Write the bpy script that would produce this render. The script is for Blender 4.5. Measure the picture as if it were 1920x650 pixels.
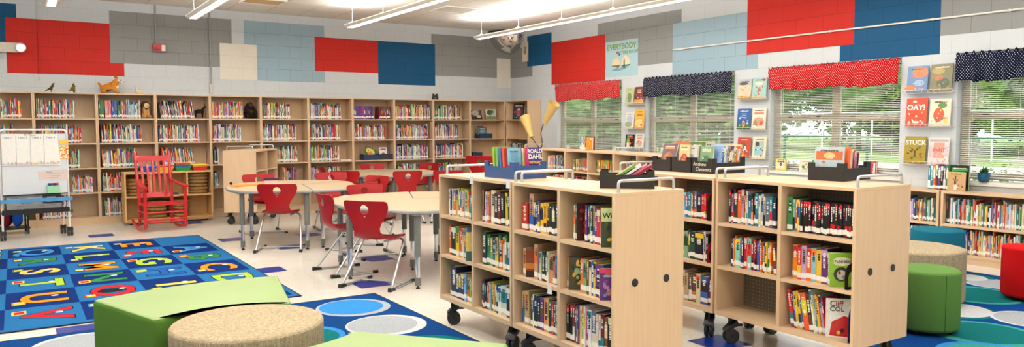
import bpy, bmesh, math, random
from mathutils import Vector, Matrix
for o in list(bpy.data.objects): bpy.data.objects.remove(o)
SC = bpy.context.scene
COL = SC.collection
PI = math.pi
# ------------------------------------------------------------ camera
CAM_H, YAW, PITCH, ROLL, FPX = 1.487, 0.5781, 0.0620, -0.0023, 1426.0
cd = bpy.data.cameras.new('camera'); cam = bpy.data.objects.new('camera', cd); COL.objects.link(cam)
_F = Vector((math.sin(YAW)*math.cos(PITCH), math.cos(YAW)*math.cos(PITCH), -math.sin(PITCH)))
_R = Vector((math.cos(YAW), -math.sin(YAW), 0)); _U = _R.cross(_F)
_R2 = _R*math.cos(ROLL)+_U*math.sin(ROLL); _U2 = -_R*math.sin(ROLL)+_U*math.cos(ROLL)
_m = Matrix((_R2, _U2, -_F)).transposed().to_4x4(); _m.translation = Vector((0, 0, CAM_H))
cam.matrix_world = _m
cd.sensor_width = 36.0; cd.lens = FPX*36.0/1920.0; cd.clip_start = .05; cd.clip_end = 400
SC.camera = cam
# ------------------------------------------------------------ world, sun, exposure
SC.view_settings.view_transform = 'Standard'; SC.view_settings.look = 'None'
SC.view_settings.exposure = 0.15; SC.view_settings.gamma = 1.0; SC.view_settings.use_curve_mapping = False
LAMP_UP, LAMP_DOWN, SKY, SUN = 215.0, 34.0, 1.7, 3.2
LAMP_COL = (1.0, .965, .92)
w = bpy.data.worlds.new('sky'); SC.world = w; w.use_nodes = True
bg = w.node_tree.nodes['Background']; bg.inputs[0].default_value = (.80, .90, 1.0, 1); bg.inputs[1].default_value = SKY
sl = bpy.data.lights.new('sun', 'SUN'); sl.energy = SUN; sl.angle = .05; sl.color = (1, .95, .86)
sun = bpy.data.objects.new('sun', sl); COL.objects.link(sun)
sun.rotation_euler = (math.radians(38), 0, math.radians(-60)); sun.location = (0, 0, 20)

# ------------------------------------------------------------ helpers
def lin(c):
    return tuple((v/12.92 if v <= .04045 else ((v+.055)/1.055)**2.4) for v in c)
def rgb(r, g, b): return lin((r/255, g/255, b/255))
random.seed(7)
def tag(o, label=None, cat=None, group=None, kind=None):
    if label: o['label'] = label
    if cat: o['category'] = cat
    if group: o['group'] = group
    if kind: o['kind'] = kind
    return o
def empty(name, loc, rz, label, cat, group=None):
    o = bpy.data.objects.new(name, None); COL.objects.link(o)
    o.empty_display_size = .1
    o.location = loc; o.rotation_euler = (0, 0, rz)
    return tag(o, label, cat, group)
MATS = {}
def mat(name, c=None, rough=.5, metal=0., var=.05, vscale=20., bump=0., bscale=200., attr=False, emit=None, estr=0., coat=0., spec=.5, stretch=None):
    if name in MATS: return MATS[name]
    m = bpy.data.materials.new(name); m.use_nodes = True; nt = m.node_tree; N = nt.nodes; L = nt.links
    b = N['Principled BSDF']; b.inputs['Roughness'].default_value = rough; b.inputs['Metallic'].default_value = metal
    b.inputs['Specular IOR Level'].default_value = spec
    if coat: b.inputs['Coat Weight'].default_value = coat
    tc = N.new('ShaderNodeTexCoord'); mp = N.new('ShaderNodeMapping'); L.new(tc.outputs['Object'], mp.inputs[0])
    if stretch: mp.inputs['Scale'].default_value = stretch
    no = N.new('ShaderNodeTexNoise'); no.inputs['Scale'].default_value = vscale; no.inputs['Detail'].default_value = 4
    L.new(mp.outputs[0], no.inputs['Vector'])
    mr = N.new('ShaderNodeMapRange'); mr.inputs[1].default_value = .3; mr.inputs[2].default_value = .7
    mr.inputs[3].default_value = 1-var; mr.inputs[4].default_value = 1+var; L.new(no.outputs[0], mr.inputs[0])
    mx = N.new('ShaderNodeMix'); mx.data_type = 'RGBA'; mx.blend_type = 'MULTIPLY'; mx.inputs[0].default_value = 1
    if attr:
        at = N.new('ShaderNodeAttribute'); at.attribute_name = 'Col'; L.new(at.outputs['Color'], mx.inputs[6])
    else:
        mx.inputs[6].default_value = (*c, 1)
    L.new(mr.outputs[0], mx.inputs[7]); L.new(mx.outputs[2], b.inputs['Base Color'])
    if bump:
        n2 = N.new('ShaderNodeTexNoise'); n2.inputs['Scale'].default_value = bscale; L.new(mp.outputs[0], n2.inputs['Vector'])
        bp = N.new('ShaderNodeBump'); bp.inputs['Strength'].default_value = bump; bp.inputs['Distance'].default_value = .002
        L.new(n2.outputs[0], bp.inputs['Height']); L.new(bp.outputs[0], b.inputs['Normal'])
    if emit:
        b.inputs['Emission Color'].default_value = (*emit, 1); b.inputs['Emission Strength'].default_value = estr
    MATS[name] = m
    return m

class MB:
    """collects shapes, then links them as ONE mesh object"""
    def __init__(s): s.v = []; s.f = []; s.m = []; s.c = []; s.cur = 0; s.col = (1, 1, 1); s.X = Matrix.Identity(4)
    def add(s, vs, fs):
        n = len(s.v); s.v += [tuple(s.X @ Vector(p)) for p in vs]
        for f in fs: s.f.append([i+n for i in f]); s.m.append(s.cur); s.c.append(s.col)
        return s
    def box(s, x0, x1, y0, y1, z0, z1):
        return s.add([(x0,y0,z0),(x1,y0,z0),(x1,y1,z0),(x0,y1,z0),(x0,y0,z1),(x1,y0,z1),(x1,y1,z1),(x0,y1,z1)],
                     [(0,3,2,1),(4,5,6,7),(0,1,5,4),(1,2,6,5),(2,3,7,6),(3,0,4,7)])
    def rbox(s, x0, x1, y0, y1, z0, z1, r, n=4):
        """box with rounded vertical edges"""
        P = []
        for cx, cy, a0 in ((x1-r, y0+r, -90), (x1-r, y1-r, 0), (x0+r, y1-r, 90), (x0+r, y0+r, 180)):
            for i in range(n+1):
                a = math.radians(a0+90*i/n); P.append((cx+r*math.cos(a), cy+r*math.sin(a)))
        return s.prism(P, z0, z1)
    def prism(s, P, z0, z1):
        n = len(P); vs = [(x, y, z0) for x, y in P]+[(x, y, z1) for x, y in P]
        return s.add(vs, [tuple(range(n))[::-1], tuple(range(n, 2*n))]+[(i, (i+1) % n, n+(i+1) % n, n+i) for i in range(n)])
    def soft_prism(s, P, z0, z1, r, n=4):
        """prism with rounded top and bottom edges (P counter-clockwise, star-shaped enough)"""
        k = len(P); cx = sum(p[0] for p in P)/k; cy = sum(p[1] for p in P)/k
        nor = []
        for i in range(k):
            a = Vector(P[i])-Vector(P[i-1]); b = Vector(P[(i+1) % k])-Vector(P[i])
            q = a.normalized()+b.normalized(); q = Vector((q.y, -q.x)); nor.append(q.normalized())
        rings = []
        for j in range(n+1):
            a = PI/2*j/n; rings.append((r*(1-math.sin(a)), z0+r*(1-math.cos(a))))
        for j in range(n+1):
            a = PI/2*(1-j/n); rings.append((r*(1-math.sin(a)), z1-r*(1-math.cos(a))))
        vs = []
        for d, z in rings:
            for i in range(k): vs.append((P[i][0]-nor[i].x*d, P[i][1]-nor[i].y*d, z))
        fs = [tuple(range(k))[::-1], tuple(range((len(rings)-1)*k, len(rings)*k))]
        for j in range(len(rings)-1):
            for i in range(k): fs.append((j*k+i, j*k+(i+1) % k, (j+1)*k+(i+1) % k, (j+1)*k+i))
        return s.add(vs, fs)
    def cyl(s, p, r, h, n=20, axis='z', r2=None):
        r2 = r if r2 is None else r2; vs = []
        for k, (rr, t) in enumerate(((r, 0), (r2, h))):
            for i in range(n):
                a = 2*PI*i/n; c, d = rr*math.cos(a), rr*math.sin(a)
                q = (c, d, t) if axis == 'z' else ((t, c, d) if axis == 'x' else (d, t, c))
                vs.append((p[0]+q[0], p[1]+q[1], p[2]+q[2]))
        return s.add(vs, [tuple(range(n))[::-1], tuple(range(n, 2*n))]+[(i, (i+1) % n, n+(i+1) % n, n+i) for i in range(n)])
    def lathe(s, prof, n=32, c=(0, 0, 0)):
        vs = []; fs = []; k = len(prof)
        for r, z in prof:
            for i in range(n):
                a = 2*PI*i/n; vs.append((c[0]+r*math.cos(a), c[1]+r*math.sin(a), c[2]+z))
        for j in range(k-1):
            for i in range(n): fs.append((j*n+i, j*n+(i+1) % n, (j+1)*n+(i+1) % n, (j+1)*n+i))
        fs.append(tuple(range(n))[::-1]); fs.append(tuple(range((k-1)*n, k*n)))
        return s.add(vs, fs)
    def tube(s, pts, r, n=10, bend=0., closed=False):
        P = [Vector(p) for p in pts]
        if bend:
            Q = [P[0]]
            for i in range(1, len(P)-1):
                a = (P[i-1]-P[i]); b = (P[i+1]-P[i]); d = min(bend, a.length*.45, b.length*.45)
                A = P[i]+a.normalized()*d; B = P[i]+b.normalized()*d
                for k in range(6):
                    t = k/5; Q.append(A*(1-t)**2+P[i]*2*t*(1-t)+B*t*t)
            Q.append(P[-1]); P = Q
        vs = []; fs = []; rad = r if isinstance(r, (list, tuple)) else [r]*len(P)
        up = None
        for i, p in enumerate(P):
            a = P[max(i-1, 0)]; b = P[min(i+1, len(P)-1)]
            if closed: a = P[i-1]; b = P[(i+1) % len(P)]
            t = (b-a).normalized()
            if up is None: up = Vector((0, 0, 1)) if abs(t.z) < .9 else Vector((1, 0, 0))
            u = t.cross(up); u = u.normalized() if u.length > 1e-6 else Vector((1, 0, 0)); q = u.cross(t).normalized(); up = q
            for k in range(n):
                an = 2*PI*k/n; vs.append(tuple(p+u*math.cos(an)*rad[i]+q*math.sin(an)*rad[i]))
        m = len(P)
        for i in range(m if closed else m-1):
            j = (i+1) % m
            for k in range(n): fs.append((i*n+k, i*n+(k+1) % n, j*n+(k+1) % n, j*n+k))
        if not closed: fs += [tuple(range(n))[::-1], tuple(range((m-1)*n, m*n))]
        return s.add(vs, fs)
    def sphere(s, c, r, n=12, m=8, sc=(1, 1, 1)):
        vs = []; fs = []
        for j in range(m+1):
            t = PI*j/m
            for i in range(n):
                a = 2*PI*i/n
                vs.append((c[0]+r*sc[0]*math.sin(t)*math.cos(a), c[1]+r*sc[1]*math.sin(t)*math.sin(a), c[2]+r*sc[2]*math.cos(t)))
        for j in range(m):
            for i in range(n): fs.append((j*n+i, (j+1)*n+i, (j+1)*n+(i+1) % n, j*n+(i+1) % n))
        return s.add(vs, fs)
    def disc(s, c, rx, ry, n=24, z=0):
        vs = [(c[0]+rx*math.cos(2*PI*i/n), c[1]+ry*math.sin(2*PI*i/n), z) for i in range(n)]
        return s.add(vs, [tuple(range(n))])
    def text(s, txt, size, X=Matrix.Identity(4), ext=0., ax='CENTER', bold=0.):
        cu = bpy.data.curves.new('t', 'FONT'); cu.body = txt; cu.size = size; cu.align_x = ax; cu.align_y = 'CENTER'; cu.extrude = ext; cu.offset = bold
        cu.resolution_u = 3
        ob = bpy.data.objects.new('t', cu); me = bpy.data.meshes.new_from_object(ob)
        vs = [tuple(X @ v.co) for v in me.vertices]; fs = [tuple(p.vertices) for p in me.polygons]
        bpy.data.objects.remove(ob); bpy.data.curves.remove(cu); bpy.data.meshes.remove(me)
        return s.add(vs, fs)
    def build(s, name, mats, parent=None, smooth=False, loc=None, rz=0., colors=False, sharp=35, bevel=0.):
        me = bpy.data.meshes.new(name)
        me.from_pydata(s.v, [], s.f)
        if not isinstance(mats, (list, tuple)): mats = [mats]
        for m in mats: me.materials.append(m)
        me.polygons.foreach_set('material_index', s.m)
        if colors:
            ca = me.color_attributes.new('Col', 'FLOAT_COLOR', 'CORNER'); buf = []
            for f, c in zip(s.f, s.c): buf += [c[0], c[1], c[2], 1.]*len(f)
            ca.data.foreach_set('color', buf)
        bm = bmesh.new(); bm.from_mesh(me); bmesh.ops.recalc_face_normals(bm, faces=bm.faces); bm.to_mesh(me); bm.free()
        if smooth:
            me.polygons.foreach_set('use_smooth', [True]*len(me.polygons)); me.set_sharp_from_angle(angle=math.radians(sharp))
        me.update()
        o = bpy.data.objects.new(name, me); COL.objects.link(o)
        if parent: o.parent = parent
        if loc: o.location = loc
        if rz: o.rotation_euler = (0, 0, rz)
        if bevel:
            b = o.modifiers.new('b', 'BEVEL'); b.width = bevel; b.segments = 2; b.limit_method = 'ANGLE'
        return o
def T(x, y, z): return Matrix.Translation((x, y, z))
def RZ(a): return Matrix.Rotation(a, 4, 'Z')
def RX(a): return Matrix.Rotation(a, 4, 'X')
def RY(a): return Matrix.Rotation(a, 4, 'Y')
def copy_thing(root, loc, rz, label=None, group=None):
    r = root.copy(); COL.objects.link(r); r.location = loc; r.rotation_euler = (0, 0, rz)
    if label: r['label'] = label
    if group: r['group'] = group
    for ch in list(root.children):
        c = ch.copy(); COL.objects.link(c); c.parent = r
        for g in list(ch.children):
            d = g.copy(); COL.objects.link(d); d.parent = c
    return r
def struct(o): o['kind'] = 'structure'; return o
# ------------------------------------------------------------ materials of the setting
def wall_paint(name, c, axis, off, jd=.62):
    m = bpy.data.materials.new(name); m.use_nodes = True; nt = m.node_tree; N = nt.nodes; L = nt.links
    b = N['Principled BSDF']; b.inputs['Roughness'].default_value = .6; b.inputs['Specular IOR Level'].default_value = .25
    tc = N.new('ShaderNodeTexCoord'); sp = N.new('ShaderNodeSeparateXYZ'); L.new(tc.outputs['Object'], sp.inputs[0])
    cb = N.new('ShaderNodeCombineXYZ')
    a1 = N.new('ShaderNodeMath'); a1.operation = 'ADD'; a1.inputs[1].default_value = off; L.new(sp.outputs[axis], a1.inputs[0]); L.new(a1.outputs[0], cb.inputs[0])
    a2 = N.new('ShaderNodeMath'); a2.operation = 'ADD'; a2.inputs[1].default_value = 30*.2032-2.291; L.new(sp.outputs[2], a2.inputs[0]); L.new(a2.outputs[0], cb.inputs[1])
    br = N.new('ShaderNodeTexBrick'); br.offset = .5; br.offset_frequency = 2; br.inputs['Scale'].default_value = 1
    br.inputs['Brick Width'].default_value = .4064; br.inputs['Row Height'].default_value = .2032; br.inputs['Mortar Size'].default_value = .003
    br.inputs['Mortar Smooth'].default_value = .3
    L.new(cb.outputs[0], br.inputs['Vector'])
    no = N.new('ShaderNodeTexNoise'); no.inputs['Scale'].default_value = 90; no.inputs['Detail'].default_value = 6; L.new(tc.outputs['Object'], no.inputs['Vector'])
    mr = N.new('ShaderNodeMapRange'); mr.inputs[1].default_value = .3; mr.inputs[2].default_value = .7; mr.inputs[3].default_value = .93; mr.inputs[4].default_value = 1.06
    L.new(no.outputs[0], mr.inputs[0])
    mx = N.new('ShaderNodeMix'); mx.data_type = 'RGBA'; mx.blend_type = 'MULTIPLY'; mx.inputs[0].default_value = 1; mx.inputs[6].default_value = (*c, 1)
    L.new(mr.outputs[0], mx.inputs[7])
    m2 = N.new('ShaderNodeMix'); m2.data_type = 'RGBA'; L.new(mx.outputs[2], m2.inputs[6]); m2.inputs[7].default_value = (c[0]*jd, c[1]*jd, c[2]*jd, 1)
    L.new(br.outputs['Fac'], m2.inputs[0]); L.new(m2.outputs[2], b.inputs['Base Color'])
    h = N.new('ShaderNodeMath'); h.operation = 'MULTIPLY_ADD'; h.inputs[1].default_value = -1; L.new(br.outputs['Fac'], h.inputs[0])
    n3 = N.new('ShaderNodeMath'); n3.operation = 'MULTIPLY'; n3.inputs[1].default_value = .25; L.new(no.outputs[0], n3.inputs[0]); L.new(n3.outputs[0], h.inputs[2])
    bp = N.new('ShaderNodeBump'); bp.inputs['Strength'].default_value = .35; bp.inputs['Distance'].default_value = .003
    L.new(h.outputs[0], bp.inputs['Height']); L.new(bp.outputs[0], b.inputs['Normal'])
    return m
PAINT = dict(white=rgb(202, 208, 213), cream=rgb(226, 221, 210), red=rgb(196, 40, 31), blue=rgb(12, 80, 124), grey=rgb(142, 144, 144), sky=rgb(150, 176, 192))
PK = list(PAINT)
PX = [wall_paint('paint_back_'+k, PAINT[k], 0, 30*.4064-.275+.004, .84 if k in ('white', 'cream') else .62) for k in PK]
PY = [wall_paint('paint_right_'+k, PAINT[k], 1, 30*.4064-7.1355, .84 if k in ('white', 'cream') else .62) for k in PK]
XR, YB, ZC = 8.80, 13.54, 3.45
def H(k): return 2.291+.2032*k
def grid_wall(name, us, zs, classify, mk, mats):
    """wall made of rectangles split at paint edges and openings; classify(u,z) -> paint index or None for an opening"""
    g = MB(); us = sorted(set(us)); zs = sorted(set(zs))
    for a, b in zip(us, us[1:]):
        for c, d in zip(zs, zs[1:]):
            k = classify((a+b)/2, (c+d)/2)
            if k is None: continue
            g.cur = k; mk(g, a, b, c, d)
    return struct(g.build(name, mats))
# back wall rects (x0,x1,k0,k1,colour)
BR = [(-6, -.064, 2, 4, 'blue'), (-6, .078, 4, 5, 'blue'), (-.064, 1.30, 1, 4, 'red'), (-.064, 1.49, 0, 1, 'red'), (1.30, 3.147, 3, 5, 'grey'), (1.30, 2.945, 1, 3, 'grey'),
      (2.945, 3.56, 0, 3, 'cream'), (3.35, 4.77, 3, 5, 'sky'), (3.56, 4.77, 0, 3, 'sky'), (4.585, 5.81, 1, 4, 'red'), (5.81, 7.02, 0, 4, 'blue'),
      (6.94, 8.80, 4, 5, 'grey'), (7.02, 8.465, 1, 4, 'grey'), (8.465, 8.80, 3, 4, 'grey'), (8.465, 8.80, 0, 3, 'cream')]
def cls(R):
    def f(u, z):
        r = 0
        for a, b, k0, k1, c in R:
            if a < u < b and H(k0) < z < H(k1): r = PK.index(c)
        return r
    return f
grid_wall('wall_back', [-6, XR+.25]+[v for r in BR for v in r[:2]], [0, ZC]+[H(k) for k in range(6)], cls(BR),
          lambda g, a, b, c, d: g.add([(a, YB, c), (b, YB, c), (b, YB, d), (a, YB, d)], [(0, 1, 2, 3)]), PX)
# right wall rects (y0,y1,k0,k1,colour), later ones win
RR = [(12.72, 13.54, 1, 4, 'grey'), (12.07, 12.91, 2, 5, 'blue'), (8.62, 10.67, 4, 5, 'grey'), (8.81, 10.46, 1, 4, 'grey'), (10.46, 12.07, 0, 4, 'red'),
      (7.34, 8.81, 0, 4, 'sky'), (7.14, 7.4, 0, 1, 'sky'), (5.68, 7.34, 1, 5.7, 'red'), (4.62, 5.68, 1, 5.7, 'blue'), (4.62, 5.87, 0, 1, 'blue'), (1.2, 4.62, 1, 5.7, 'grey')]
WIN = [(10.02, 11.88), (7.55, 9.415), (5.06, 6.92), (2.55, 4.41)]
WZ0, WZ1 = .86, 2.285
fR = cls(RR)
def clsR(u, z):
    for a, b in WIN:
        if a < u < b and WZ0 < z < WZ1: return None
    return fR(u, z)
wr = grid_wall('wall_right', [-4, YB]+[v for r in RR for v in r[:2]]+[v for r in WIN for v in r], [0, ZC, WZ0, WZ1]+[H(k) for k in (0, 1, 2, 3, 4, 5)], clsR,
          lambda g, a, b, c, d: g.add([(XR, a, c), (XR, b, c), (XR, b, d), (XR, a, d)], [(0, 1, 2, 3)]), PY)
g = MB()
for a, b in WIN:
    x1 = XR+.22
    g.add([(XR, a, WZ0), (x1, a, WZ0), (x1, a, WZ1), (XR, a, WZ1)], [(0, 1, 2, 3)]); g.add([(XR, b, WZ0), (x1, b, WZ0), (x1, b, WZ1), (XR, b, WZ1)], [(0, 1, 2, 3)])
    g.add([(XR, a, WZ1), (XR, b, WZ1), (x1, b, WZ1), (x1, a, WZ1)], [(0, 1, 2, 3)])
    g.add([(XR, a, WZ0), (XR, b, WZ0), (x1, b, WZ0), (x1, a, WZ0)], [(0, 1, 2, 3)])
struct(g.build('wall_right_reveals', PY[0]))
g = MB()   # outer skin of the window wall, with the same openings
ys = sorted([-4.2, YB+.2]+[v for r in WIN for v in r]); 
for a, b in zip(ys, ys[1:]):
    for c, d in ((-.3, WZ0), (WZ0, WZ1), (WZ1, ZC+.25)):
        if (c, d) == (WZ0, WZ1) and any(p < (a+b)/2 < q for p, q in WIN): continue
        g.add([(XR+.22, a, c), (XR+.22, b, c), (XR+.22, b, d), (XR+.22, a, d)], [(0, 1, 2, 3)])
struct(g.build('wall_right_outside', mat('outside_brick', rgb(150, 110, 90), .9, var=.15)))
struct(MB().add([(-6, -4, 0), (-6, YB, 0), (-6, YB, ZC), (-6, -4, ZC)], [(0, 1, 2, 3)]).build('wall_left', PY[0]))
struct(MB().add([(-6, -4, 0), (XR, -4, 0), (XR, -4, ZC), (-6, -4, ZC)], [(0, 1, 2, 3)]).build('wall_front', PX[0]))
# floor of pale vinyl tiles, with the blue ones let in
def floor_mat():
    m = bpy.data.materials.new('floor_vinyl'); m.use_nodes = True; nt = m.node_tree; N = nt.nodes; L = nt.links
    b = N['Principled BSDF']; b.inputs['Roughness'].default_value = .16; b.inputs['Specular IOR Level'].default_value = .45
    tc = N.new('ShaderNodeTexCoord')
    br = N.new('ShaderNodeTexBrick'); br.offset = 0; br.inputs['Scale'].default_value = 1; br.inputs['Brick Width'].default_value = .3048; br.inputs['Row Height'].default_value = .3048
    br.inputs['Mortar Size'].default_value = .0007; br.inputs['Color1'].default_value = (*rgb(234, 229, 218), 1); br.inputs['Color2'].default_value = (*rgb(229, 223, 211), 1)
    br.inputs['Mortar'].default_value = (*rgb(184, 176, 160), 1)
    L.new(tc.outputs['Object'], br.inputs['Vector'])
    no = N.new('ShaderNodeTexNoise'); no.inputs['Scale'].default_value = 60; no.inputs['Detail'].default_value = 8; L.new(tc.outputs['Object'], no.inputs['Vector'])
    mr = N.new('ShaderNodeMapRange'); mr.inputs[1].default_value = .35; mr.inputs[2].default_value = .65; mr.inputs[3].default_value = .9; mr.inputs[4].default_value = 1.04; L.new(no.outputs[0], mr.inputs[0])
    mx = N.new('ShaderNodeMix'); mx.data_type = 'RGBA'; mx.blend_type = 'MULTIPLY'; mx.inputs[0].default_value = 1
    L.new(br.outputs['Color'], mx.inputs[6]); L.new(mr.outputs[0], mx.inputs[7]); L.new(mx.outputs[2], b.inputs['Base Color'])
    n2 = N.new('ShaderNodeTexNoise'); n2.inputs['Scale'].default_value = 6; L.new(tc.outputs['Object'], n2.inputs['Vector'])
    bp = N.new('ShaderNodeBump'); bp.inputs['Strength'].default_value = .12; bp.inputs['Distance'].default_value = .01; L.new(n2.outputs[0], bp.inputs['Height']); L.new(bp.outputs[0], b.inputs['Normal'])
    return m
g = MB(); g.add([(-6, -4, 0), (XR, -4, 0), (XR, YB, 0), (-6, YB, 0)], [(0, 1, 2, 3)])
g.cur = 1
TILES = [(.79, 11.65), (2.01, 7.80), (2.62, 6.55), (3.23, 7.80), (3.85, 3.38), (2.1, 12.42), (2.2, 10.25), (2.65, 9.2), (.2, 6.2), (4.6, 6.6), (3.2, 10.1), (5.1, 9.3)]
for x, y in TILES: g.add([(x, y, .0008), (x+.305, y, .0008), (x+.305, y+.305, .0008), (x, y+.305, .0008)], [(0, 1, 2, 3)])
struct(g.build('floor', [floor_mat(), mat('blue_vinyl', rgb(14, 48, 140), .28, var=.08, vscale=12, spec=.35)]))
def ceil_mat():
    m = bpy.data.materials.new('ceiling_tile'); m.use_nodes = True; nt = m.node_tree; N = nt.nodes; L = nt.links
    b = N['Principled BSDF']; b.inputs['Roughness'].default_value = .9
    tc = N.new('ShaderNodeTexCoord'); br = N.new('ShaderNodeTexBrick'); br.offset = 0; br.inputs['Scale'].default_value = 1
    br.inputs['Brick Width'].default_value = .6096; br.inputs['Row Height'].default_value = .6096; br.inputs['Mortar Size'].default_value = .009
    br.inputs['Color1'].default_value = (*rgb(236, 233, 226), 1); br.inputs['Color2'].default_value = (*rgb(231, 227, 219), 1); br.inputs['Mortar'].default_value = (*rgb(205, 196, 182), 1)
    L.new(tc.outputs['Object'], br.inputs['Vector'])
    no = N.new('ShaderNodeTexNoise'); no.inputs['Scale'].default_value = 140; L.new(tc.outputs['Object'], no.inputs['Vector'])
    mx = N.new('ShaderNodeMix'); mx.data_type = 'RGBA'; mx.blend_type = 'MULTIPLY'; mx.inputs[0].default_value = .25
    L.new(br.outputs['Color'], mx.inputs[6]); L.new(no.outputs[0], mx.inputs[7]); L.new(mx.outputs[2], b.inputs['Base Color'])
    bp = N.new('ShaderNodeBump'); bp.inputs['Strength'].default_value = .5; bp.inputs['Distance'].default_value = .006; L.new(br.outputs['Fac'], bp.inputs['Height']); bp.invert = True; L.new(bp.outputs[0], b.inputs['Normal'])
    return m
g = MB(); g.box(-6, XR+.22, -4, YB+.2, ZC, ZC+.2); struct(g.build('ceiling', ceil_mat()))
WHITE_METAL = mat('white_metal', rgb(232, 228, 220), .4, var=.02)
CHROME = mat('silver_tube', rgb(198, 200, 202), .28, .85, var=.03)
BLACK = mat('black_plastic', rgb(28, 28, 30), .4, var=.1)
MAPLE = mat('maple_laminate', rgb(208, 178, 144), .42, var=.05, vscale=3, stretch=(14, 14, .8))
MAPLE_H = mat('maple_laminate_flat', rgb(208, 178, 144), .40, var=.05, vscale=3, stretch=(14, .8, 14))
MAPLE_X = mat('maple_laminate_long', rgb(208, 178, 144), .42, var=.05, vscale=3, stretch=(.8, 14, 14))
PRINT = mat('printed_cover', None, .38, var=.10, vscale=60, attr=True)
PAPER = mat('paper_edge', rgb(226, 216, 196), .8, var=.1, vscale=300)
LABELW = mat('white_label', rgb(236, 234, 228), .5, var=.03)
# ceiling grilles
for x0, x1, y0, y1, c, lb in ((3.02, 3.63, 11.95, 12.45, rgb(196, 160, 110), 'tan square air grille in the ceiling near the left pendant light'),
                              (5.95, 6.55, 11.05, 11.65, rgb(206, 200, 188), 'pale square air diffuser in the ceiling between two pendant lights')):
    e = empty('ceiling_vent', ((x0+x1)/2, (y0+y1)/2, ZC), 0, lb, 'air vent')
    hx, hy = (x1-x0)/2, (y1-y0)/2; g = MB()
    g.box(-hx, hx, -hy, -hy+.03, -.02, 0); g.box(-hx, hx, hy-.03, hy, -.02, 0); g.box(-hx, -hx+.03, -hy+.03, hy-.03, -.02, 0); g.box(hx-.03, hx, -hy+.03, hy-.03, -.02, 0)
    g.build('frame', WHITE_METAL, e); g = MB()
    for i in range(14): yy = -hy+.045+i*(2*hy-.08)/14; g.box(-hx+.03, hx-.03, yy, yy+.012, -.016, -.001)
    g.build('louvres', mat('vent_%d' % int(x0*10), c, .6), e)
# windows: frame, meeting rail, panes
FR = mat('window_frame_paint', rgb(206, 198, 184), .45)
def glass():
    m = bpy.data.materials.new('window_glass'); m.use_nodes = True; N = m.node_tree.nodes; L = m.node_tree.links
    out = N['Material Output']; tr = N.new('ShaderNodeBsdfTransparent'); gl = N.new('ShaderNodeBsdfGlossy'); gl.inputs['Roughness'].default_value = .02
    fr = N.new('ShaderNodeFresnel'); fr.inputs[0].default_value = 1.06; mx = N.new('ShaderNodeMixShader')
    L.new(fr.outputs[0], mx.inputs[0]); L.new(tr.outputs[0], mx.inputs[1]); L.new(gl.outputs[0], mx.inputs[2]); L.new(mx.outputs[0], out.inputs[0]); return m
GLASS = glass()
BLIND = mat('blind_slat', rgb(228, 222, 210), .5, var=.02)
def dots(name, base, spot):
    m = bpy.data.materials.new(name); m.use_nodes = True; nt = m.node_tree; N = nt.nodes; L = nt.links
    b = N['Principled BSDF']; b.inputs['Roughness'].default_value = .95; b.inputs['Specular IOR Level'].default_value = .1
    at = N.new('ShaderNodeUVMap'); mp = N.new('ShaderNodeMapping'); mp.inputs['Rotation'].default_value = (0, 0, PI/4); mp.inputs['Scale'].default_value = (1/.027,)*3
    L.new(at.outputs[0], mp.inputs[0]); vo = N.new('ShaderNodeTexVoronoi'); vo.voronoi_dimensions = '2D'; vo.inputs['Randomness'].default_value = 0; vo.inputs['Scale'].default_value = 1
    L.new(mp.outputs[0], vo.inputs['Vector']); mr = N.new('ShaderNodeMapRange'); mr.inputs[1].default_value = .16; mr.inputs[2].default_value = .20; mr.inputs[3].default_value = 1; mr.inputs[4].default_value = 0
    L.new(vo.outputs['Distance'], mr.inputs[0]); mx = N.new('ShaderNodeMix'); mx.data_type = 'RGBA'; mx.inputs[6].default_value = (*base, 1); mx.inputs[7].default_value = (*spot, 1)
    L.new(mr.outputs[0], mx.inputs[0]); L.new(mx.outputs[2], b.inputs['Base Color']); return m
RED_DOT = dots('red_polka_cotton', rgb(184, 6, 18), rgb(226, 205, 200)); NAVY_DOT = dots('navy_polka_cotton', rgb(14, 18, 42), rgb(200, 202, 214))
WN = ['first', 'second', 'third', 'fourth']
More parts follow.
